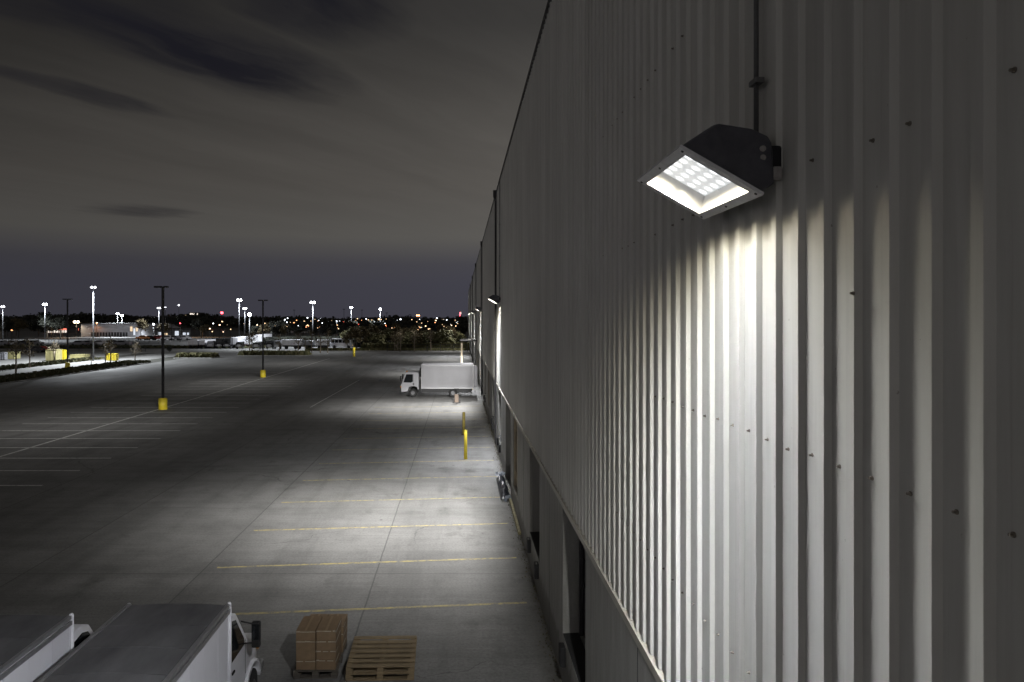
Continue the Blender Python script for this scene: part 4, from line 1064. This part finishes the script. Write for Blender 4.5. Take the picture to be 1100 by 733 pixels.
# small street lights of the city
def street(lens, label, n, grp, seed, u0, u1, v0, v1):
    q_ = random.Random(seed); proto = None
    for i in range(n):
        u = q_.uniform(u0, u1); vt = q_.uniform(v0, v1); Y = q_.choice((q_.uniform(200, 240), q_.uniform(300, 600)))
        p = at(u, vt, Y); h = p.z
        if h < 1.5: Y = F * (H - 3) / max(.5, vt - 343) if vt > 343.6 else Y; p = at(u, vt, Y); h = max(2.0, p.z)
        o = empty('street_light', (p.x, p.y, 0), label, 'street light', grp); rr = Y / F * q_.choice((.3, .4, .5, .6, .75, 1.0)) * q_.uniform(.8, 1.1)
        MB().tube((0, 0, 0), (0, 0, h), .09, .06, 6).build('pole', M['pole'], o)
        MB().dome((0, 0, h), rr, rr * .8, rr * .7, 8).build('lamp', M[lens], o)
street('citywarm', 'tiny warm street light among the distant trees and city blocks', 74, 'warm street lights of the distant city', 1, 306, 494, 342.5, 355)
street('cityorange', 'tiny orange street light on the distant skyline', 26, 'orange street lights of the distant city', 2, 312, 494, 344, 355)
street('citywhite', 'tiny white street light on the distant skyline', 48, 'white street lights of the distant city', 3, 300, 494, 341.5, 352)
street('cityred', 'tiny red light on the distant skyline', 9, 'red lights of the distant city', 4, 330, 494, 345, 354)
street('citywarm', 'tiny warm light below the wooded ridge', 13, 'warm lights below the wooded ridge', 6, 196, 306, 344, 357)
street('cityorange', 'tiny orange light behind the trees at the far left', 5, 'orange lights at the far left', 8, 6, 40, 352, 355.5)

# ------------------------------------------------------------------ trailers, vans, cars and containers by the far road
def trailer_rear(u, wpx, vt, vb, label, m='white2'):
    p = gp(u, vb); wd = wpx / F * p.y; h = H - (vt - 343) / F * p.y
    o = empty('cargo_trailer', p, label, 'trailer', 'cargo trailers parked beyond the lot')
    b = MB().box(-wd / 2, wd / 2, 0, 10, .95, h, .04).build('body', M[m], o)
    MB().box(-.012, .012, -.02, 0, 1.0, h - .1).box(-wd / 2 + .05, wd / 2 - .05, -.03, -.005, .92, 1.04).build('rear_doors', M['alu'], b)
    for sx in (-1, 1):
        MB().tube((sx * (wd / 2 - .35), 1.2, .48), (sx * (wd / 2 - .05), 1.2, .48), .48, .48, 14).build('wheel', M['tyre'], o)
        MB().box(*sorted((sx * (wd / 2 - .3), sx * (wd / 2 - .1))), -.04, -.006, .82, .91).build('tail_light', M['carred'], o)
def trailer_side(u0, u1, vt, vb, label, m='white2'):
    a = gp(u0, vb); b_ = gp(u1, vb); h = H - (vt - 343) / F * a.y; hx = (b_.x - a.x) / 2
    o = empty('cargo_trailer', ((a.x + b_.x) / 2, a.y, 0), label, 'trailer', 'cargo trailers parked beyond the lot')
    b = MB().box(-hx, hx, 0, 2.5, .95, h, .04).build('body', M[m], o)
    r = MB()
    for i in range(1, 6): r.box(-hx + i * hx / 3 - .02, -hx + i * hx / 3 + .02, -.02, 0, 1.0, h - .1)
    r.build('side_ribs', M['alu'], b)
    for xx in (hx - .6, hx - 1.5, -hx + 1.2): MB().tube((xx, .02, .46), (xx, .32, .46), .46, .46, 14).build('wheel', M['tyre'], o)
    MB().box(-hx + .1, hx - .1, .3, 2.2, .7, .94).build('chassis', M['chassis'], o)
def tractor(u, wpx, vt, vb, label, m='carblack'):
    p = gp(u, vb); s_ = wpx / F * p.y / 2.4; h = (H - (vt - 343) / F * p.y)
    o = empty('tractor_unit', p, label, 'truck', 'truck tractors parked between trailers')
    b = MB().prism([(-.0, .5), (-.05, 1.2), (.15, 1.5), (.3, h - .2), (.6, h), (2.2, h), (2.3, .5)], 'x', -1.15 * s_, 1.15 * s_, .05).build('cab', M[m], o)
    MB().box(-.95 * s_, .95 * s_, .10, .17, 1.55, h - .4).build('windshield', M['glass'], b)
    MB().box(-.6 * s_, .6 * s_, -.09, -.03, .6, 1.15).build('grille', M['alu'], b)
    for sx in (-1, 1):
        MB().box(*sorted((sx * .75 * s_, sx * 1.05 * s_)), -.1, -.03, .7, .9).build('headlight', M['alu'], b)
        MB().tube((sx * .85 * s_, .9, .5), (sx * 1.15 * s_, .9, .5), .5, .5, 14).build('wheel', M['tyre'], o)
trailer_rear(207, 10.4, 365.5, 374.6, 'white trailer end, leftmost of the row beyond the lot')
trailer_rear(217, 6, 365.6, 374.6, 'narrow white trailer end beside the leftmost trailer')
tractor(226, 8, 366.5, 374.7, 'grey truck tractor next to the leftmost trailers', 'cargrey')
tractor(235, 7.5, 363.8, 374.7, 'dark truck tractor left of its taller neighbour')
tractor(243.5, 8, 363.2, 374.7, 'tall dark truck tractor with pale trailers on its right')
trailer_rear(252, 7, 362.5, 374.2, 'pale trailer end immediately right of the dark tractors')
trailer_rear(260, 7.5, 361.8, 374.0, 'pale trailer end behind the descending lamp posts')
trailer_rear(268.5, 7.5, 361.2, 374.0, 'pale trailer end left of the last tractor')
trailer_rear(278, 6.5, 359.5, 372.8, 'tall white trailer end left of the unlit hedge-island post')
tractor(256.5, 7, 367.5, 375.2, 'low dark tractor parked in front of the pale trailer ends')
tractor(275, 8.5, 367.2, 375.2, 'dark tractor in front of the tall white trailer end')
tractor(289, 7.5, 366.3, 375.2, 'dark tractor right of the unlit hedge-island post')
tractor(297.5, 7, 366, 375.2, 'grey-black tractor left of the long white trailer', 'cargrey')
trailer_side(302.5, 324, 365.2, 375.2, 'long white trailer, side on, left of the bright lamp post')
trailer_side(326, 336, 366.2, 375.0, 'short grey trailer in front of the bright lamp post', 'cargrey')
trailer_side(338, 352.3, 365.5, 375.2, 'white trailer, side on, right of the bright lamp post')
# a bus
a = gp(354.5, 374.6); b_ = gp(378.5, 374.6); hx = (b_.x - a.x) / 2
bs = empty('coach', ((a.x + b_.x) / 2, a.y, 0), 'pale minibus with dark windows right of the white trailers', 'bus')
bb = MB().prism([(-hx, .45), (-hx, 2.3), (-hx + .2, 2.55), (hx - .5, 2.55), (hx - .1, 1.4), (hx, 1.2), (hx, .45)], 'y', 0, 2.2, .05).build('body', M['white'], bs)
for i in range(5): MB().box(-hx + .3 + i * (hx * 2 - .9) / 5, -hx + .22 + (i + 1) * (hx * 2 - .9) / 5 - .06, -.02, .0, 1.45, 2.25).build('window', M['glass'], bb)
for xx in (-hx + 1.1, hx - 1.0): MB().tube((xx, -.02, .42), (xx, .25, .42), .42, .42, 14).build('wheel', M['tyre'], bs)
MB().box(hx - .08, hx + .03, .2, .5, .7, .95).build('headlight', M['winwarm'], bs)
def car(u, v, ln, m, label, lights=None, group='cars parked in the far yard', rz=0):
    p = gp(u, v); o = empty('parked_car', p, label, 'car', group, rz); s_ = ln / 4.5
    b = MB().prism([(-2.2, .35), (-2.25, .8), (-1.9, .95), (-1.35, 1.0), (-.75, 1.45), (.7, 1.48), (1.45, 1.02), (2.15, .92), (2.25, .7), (2.2, .35)], 'y', -.85, .85, .05).build('body', M[m], o)
    MB().prism([(-1.2, 1.03), (-.7, 1.38), (.62, 1.40), (1.2, 1.03)], 'y', -.862, -.852).build('side_window', M['glass'], b)
    for xx in (-1.35, 1.4):
        MB().tube((xx, -.88, .33), (xx, -.66, .33), .33, .33, 14).build('wheel', M['tyre'], o); MB().tube((xx, .66, .33), (xx, .88, .33), .33, .33, 14).build('wheel', M['tyre'], o)
    MB().box(2.18, 2.28, -.8, -.5, .65, .8).box(2.18, 2.28, .5, .8, .65, .8).build('tail_light', M[lights] if lights else M['carred'], b)
    o.scale = (s_, s_, s_)
car(154.5, 365.4, 5.2, 'carorange', 'orange and pale pickup-like car at the left end of the far parked row')
car(161.5, 365.4, 5, 'carblack', 'black car between the orange and red cars in the far row')
car(170, 365.4, 5, 'carred', 'red car in the far parked row, left of the nearest unlit post')
car(180.5, 365.6, 5, 'white', 'white car just right of the nearest unlit post in the far row')
car(187.5, 365.6, 4.8, 'cargrey', 'grey car between two white cars in the far row')
car(197.5, 365.4, 5, 'white', 'white car at the right end of the far row, near the trailers')
car(44, 378.5, 4.2, 'carred', 'small dark red car behind the pale yellow container', group='cars beyond the road')
car(36, 379, 4.6, 'carblack', 'black car left of the small dark red car', group='cars beyond the road')
for i in range(12):
    u = 3 + i * 11.5 + r_.uniform(-2, 2)
    if 45 < u < 75: continue
    car(u, 371.5 + r_.uniform(-.4, .4), 4.6, ('cargrey', 'white', 'carblack', 'cargrey')[i % 4], ('dull grey', 'white', 'black', 'grey')[i % 4] + f' car in the long row behind the rail fence, {["first", "second", "third", "fourth", "fifth", "sixth", "seventh", "eighth", "ninth", "tenth", "eleventh", "twelfth"][i]} place from the left', group='cars in the row behind the rail fence')
# brake lights of two cars on a distant street
car(460.3, 355.6, 4.4, 'carblack', 'dark car with glowing red tail lights on the distant street', 'red', 'cars on the distant street', R(-90))
car(463.8, 355.6, 4.4, 'cargrey', 'grey car with glowing red tail lights on the distant street', 'red', 'cars on the distant street', R(-90))
def container(u0, u1, vt, vb, m, label, name='waste_container', cat='container', grp=None):
    a = gp(u0, vb); b_ = gp(u1, vb); h = H - (vt - 343) / F * a.y; hx = (b_.x - a.x) / 2
    o = empty(name, ((a.x + b_.x) / 2, a.y, 0), label, cat, grp)
    b = MB().box(-hx, hx, 0, min(2.2, hx * 2.2), .08, h, .03).build('body', M[m], o)
    r = MB(); n = max(2, int(hx * 2 / .6))
    for i in range(n + 1): r.box(-hx + i * 2 * hx / n - .03, -hx + i * 2 * hx / n + .03, -.05, 0, .15, h - .1)
    r.build('ribs', M[m], b)
    MB().box(-hx - .03, hx + .03, -.04, min(2.2, hx * 2.2) + .03, h + .002, h + .07, .01).build('lid', M[m], o)
container(49.3, 60, 376.2, 388, 'paleyellow', 'large pale yellow waste container beyond the road')
container(63.2, 69.2, 376.6, 386.8, 'yellow', 'darker yellow container right of the pale one')
container(75, 90, 381.5, 386.2, 'paleyellow', 'long low pale yellow container behind the grass-strip post')
container(5.5, 15.2, 378.8, 386.3, 'paleyellow', 'pale yellow container at the far left behind the young tree')
container(114.4, 118.2, 380.6, 388.0, 'yellow', 'bright yellow bin, left of the pair', 'yellow_bin', 'bin', 'bright yellow bins')
container(119.2, 124.6, 380.6, 388.0, 'yellow', 'bright yellow bin, right of the pair and wider', 'yellow_bin', 'bin', 'bright yellow bins')
container(0, 4.8, 379, 387, 'cargrey', 'grey container at the left edge')
def fence(x0, x1, y, h, label, step=3.0, m='pole'):
    o = empty('rail_fence', ((x0 + x1) / 2, y, 0), label, 'fence'); hx = (x1 - x0) / 2
    r = MB().tube((-hx, 0, h), (hx, 0, h), .05, .05, 6).tube((-hx, 0, h * .55), (hx, 0, h * .55), .04, .04, 6).tube((-hx, 0, .2), (hx, 0, .2), .03, .03, 6)
    r.build('rails', M[m], o)
    n = int(2 * hx / step)
    ps = MB()
    for i in range(n + 1): ps.tube((-hx + i * 2 * hx / n, 0, 0), (-hx + i * 2 * hx / n, 0, h + .1), .06, .06, 6)
    ps.build('posts', M[m], o)
fence(-150, -92, 208, 1.5, 'long dark rail fence in front of the distant white warehouse')
fence(-110, -73, 158, 1.1, 'low rail fence along the far road at the left')
fence(-17, 1.5, 158, 1.6, 'dark rail fence before the tree belt beside the warehouse end')
container(446 - 22, 446 - 17.5, 370.4, 376.8, 'tan', 'tan crate-like box at the foot of the tree belt', 'tan_box', 'box')

# ------------------------------------------------------------------ faint skylight direction and view
sd = bpy.data.lights.new('moonlight', 'SUN'); sd.energy = .02; sd.angle = R(20); sd.color = (.9, .93, 1)
so = bpy.data.objects.new('moonlight', sd); col.objects.link(so); so.rotation_euler = (R(35), R(-30), 0)
scene.view_settings.view_transform = 'Standard'; scene.view_settings.look = 'None'
scene.view_settings.exposure = 0; scene.view_settings.gamma = 1
scene.render.engine = 'CYCLES'
scene.cycles.use_denoising = True
scene.cycles.use_light_tree = True
scene.cycles.sample_clamp_indirect = 4
scene.cycles.max_bounces = 6
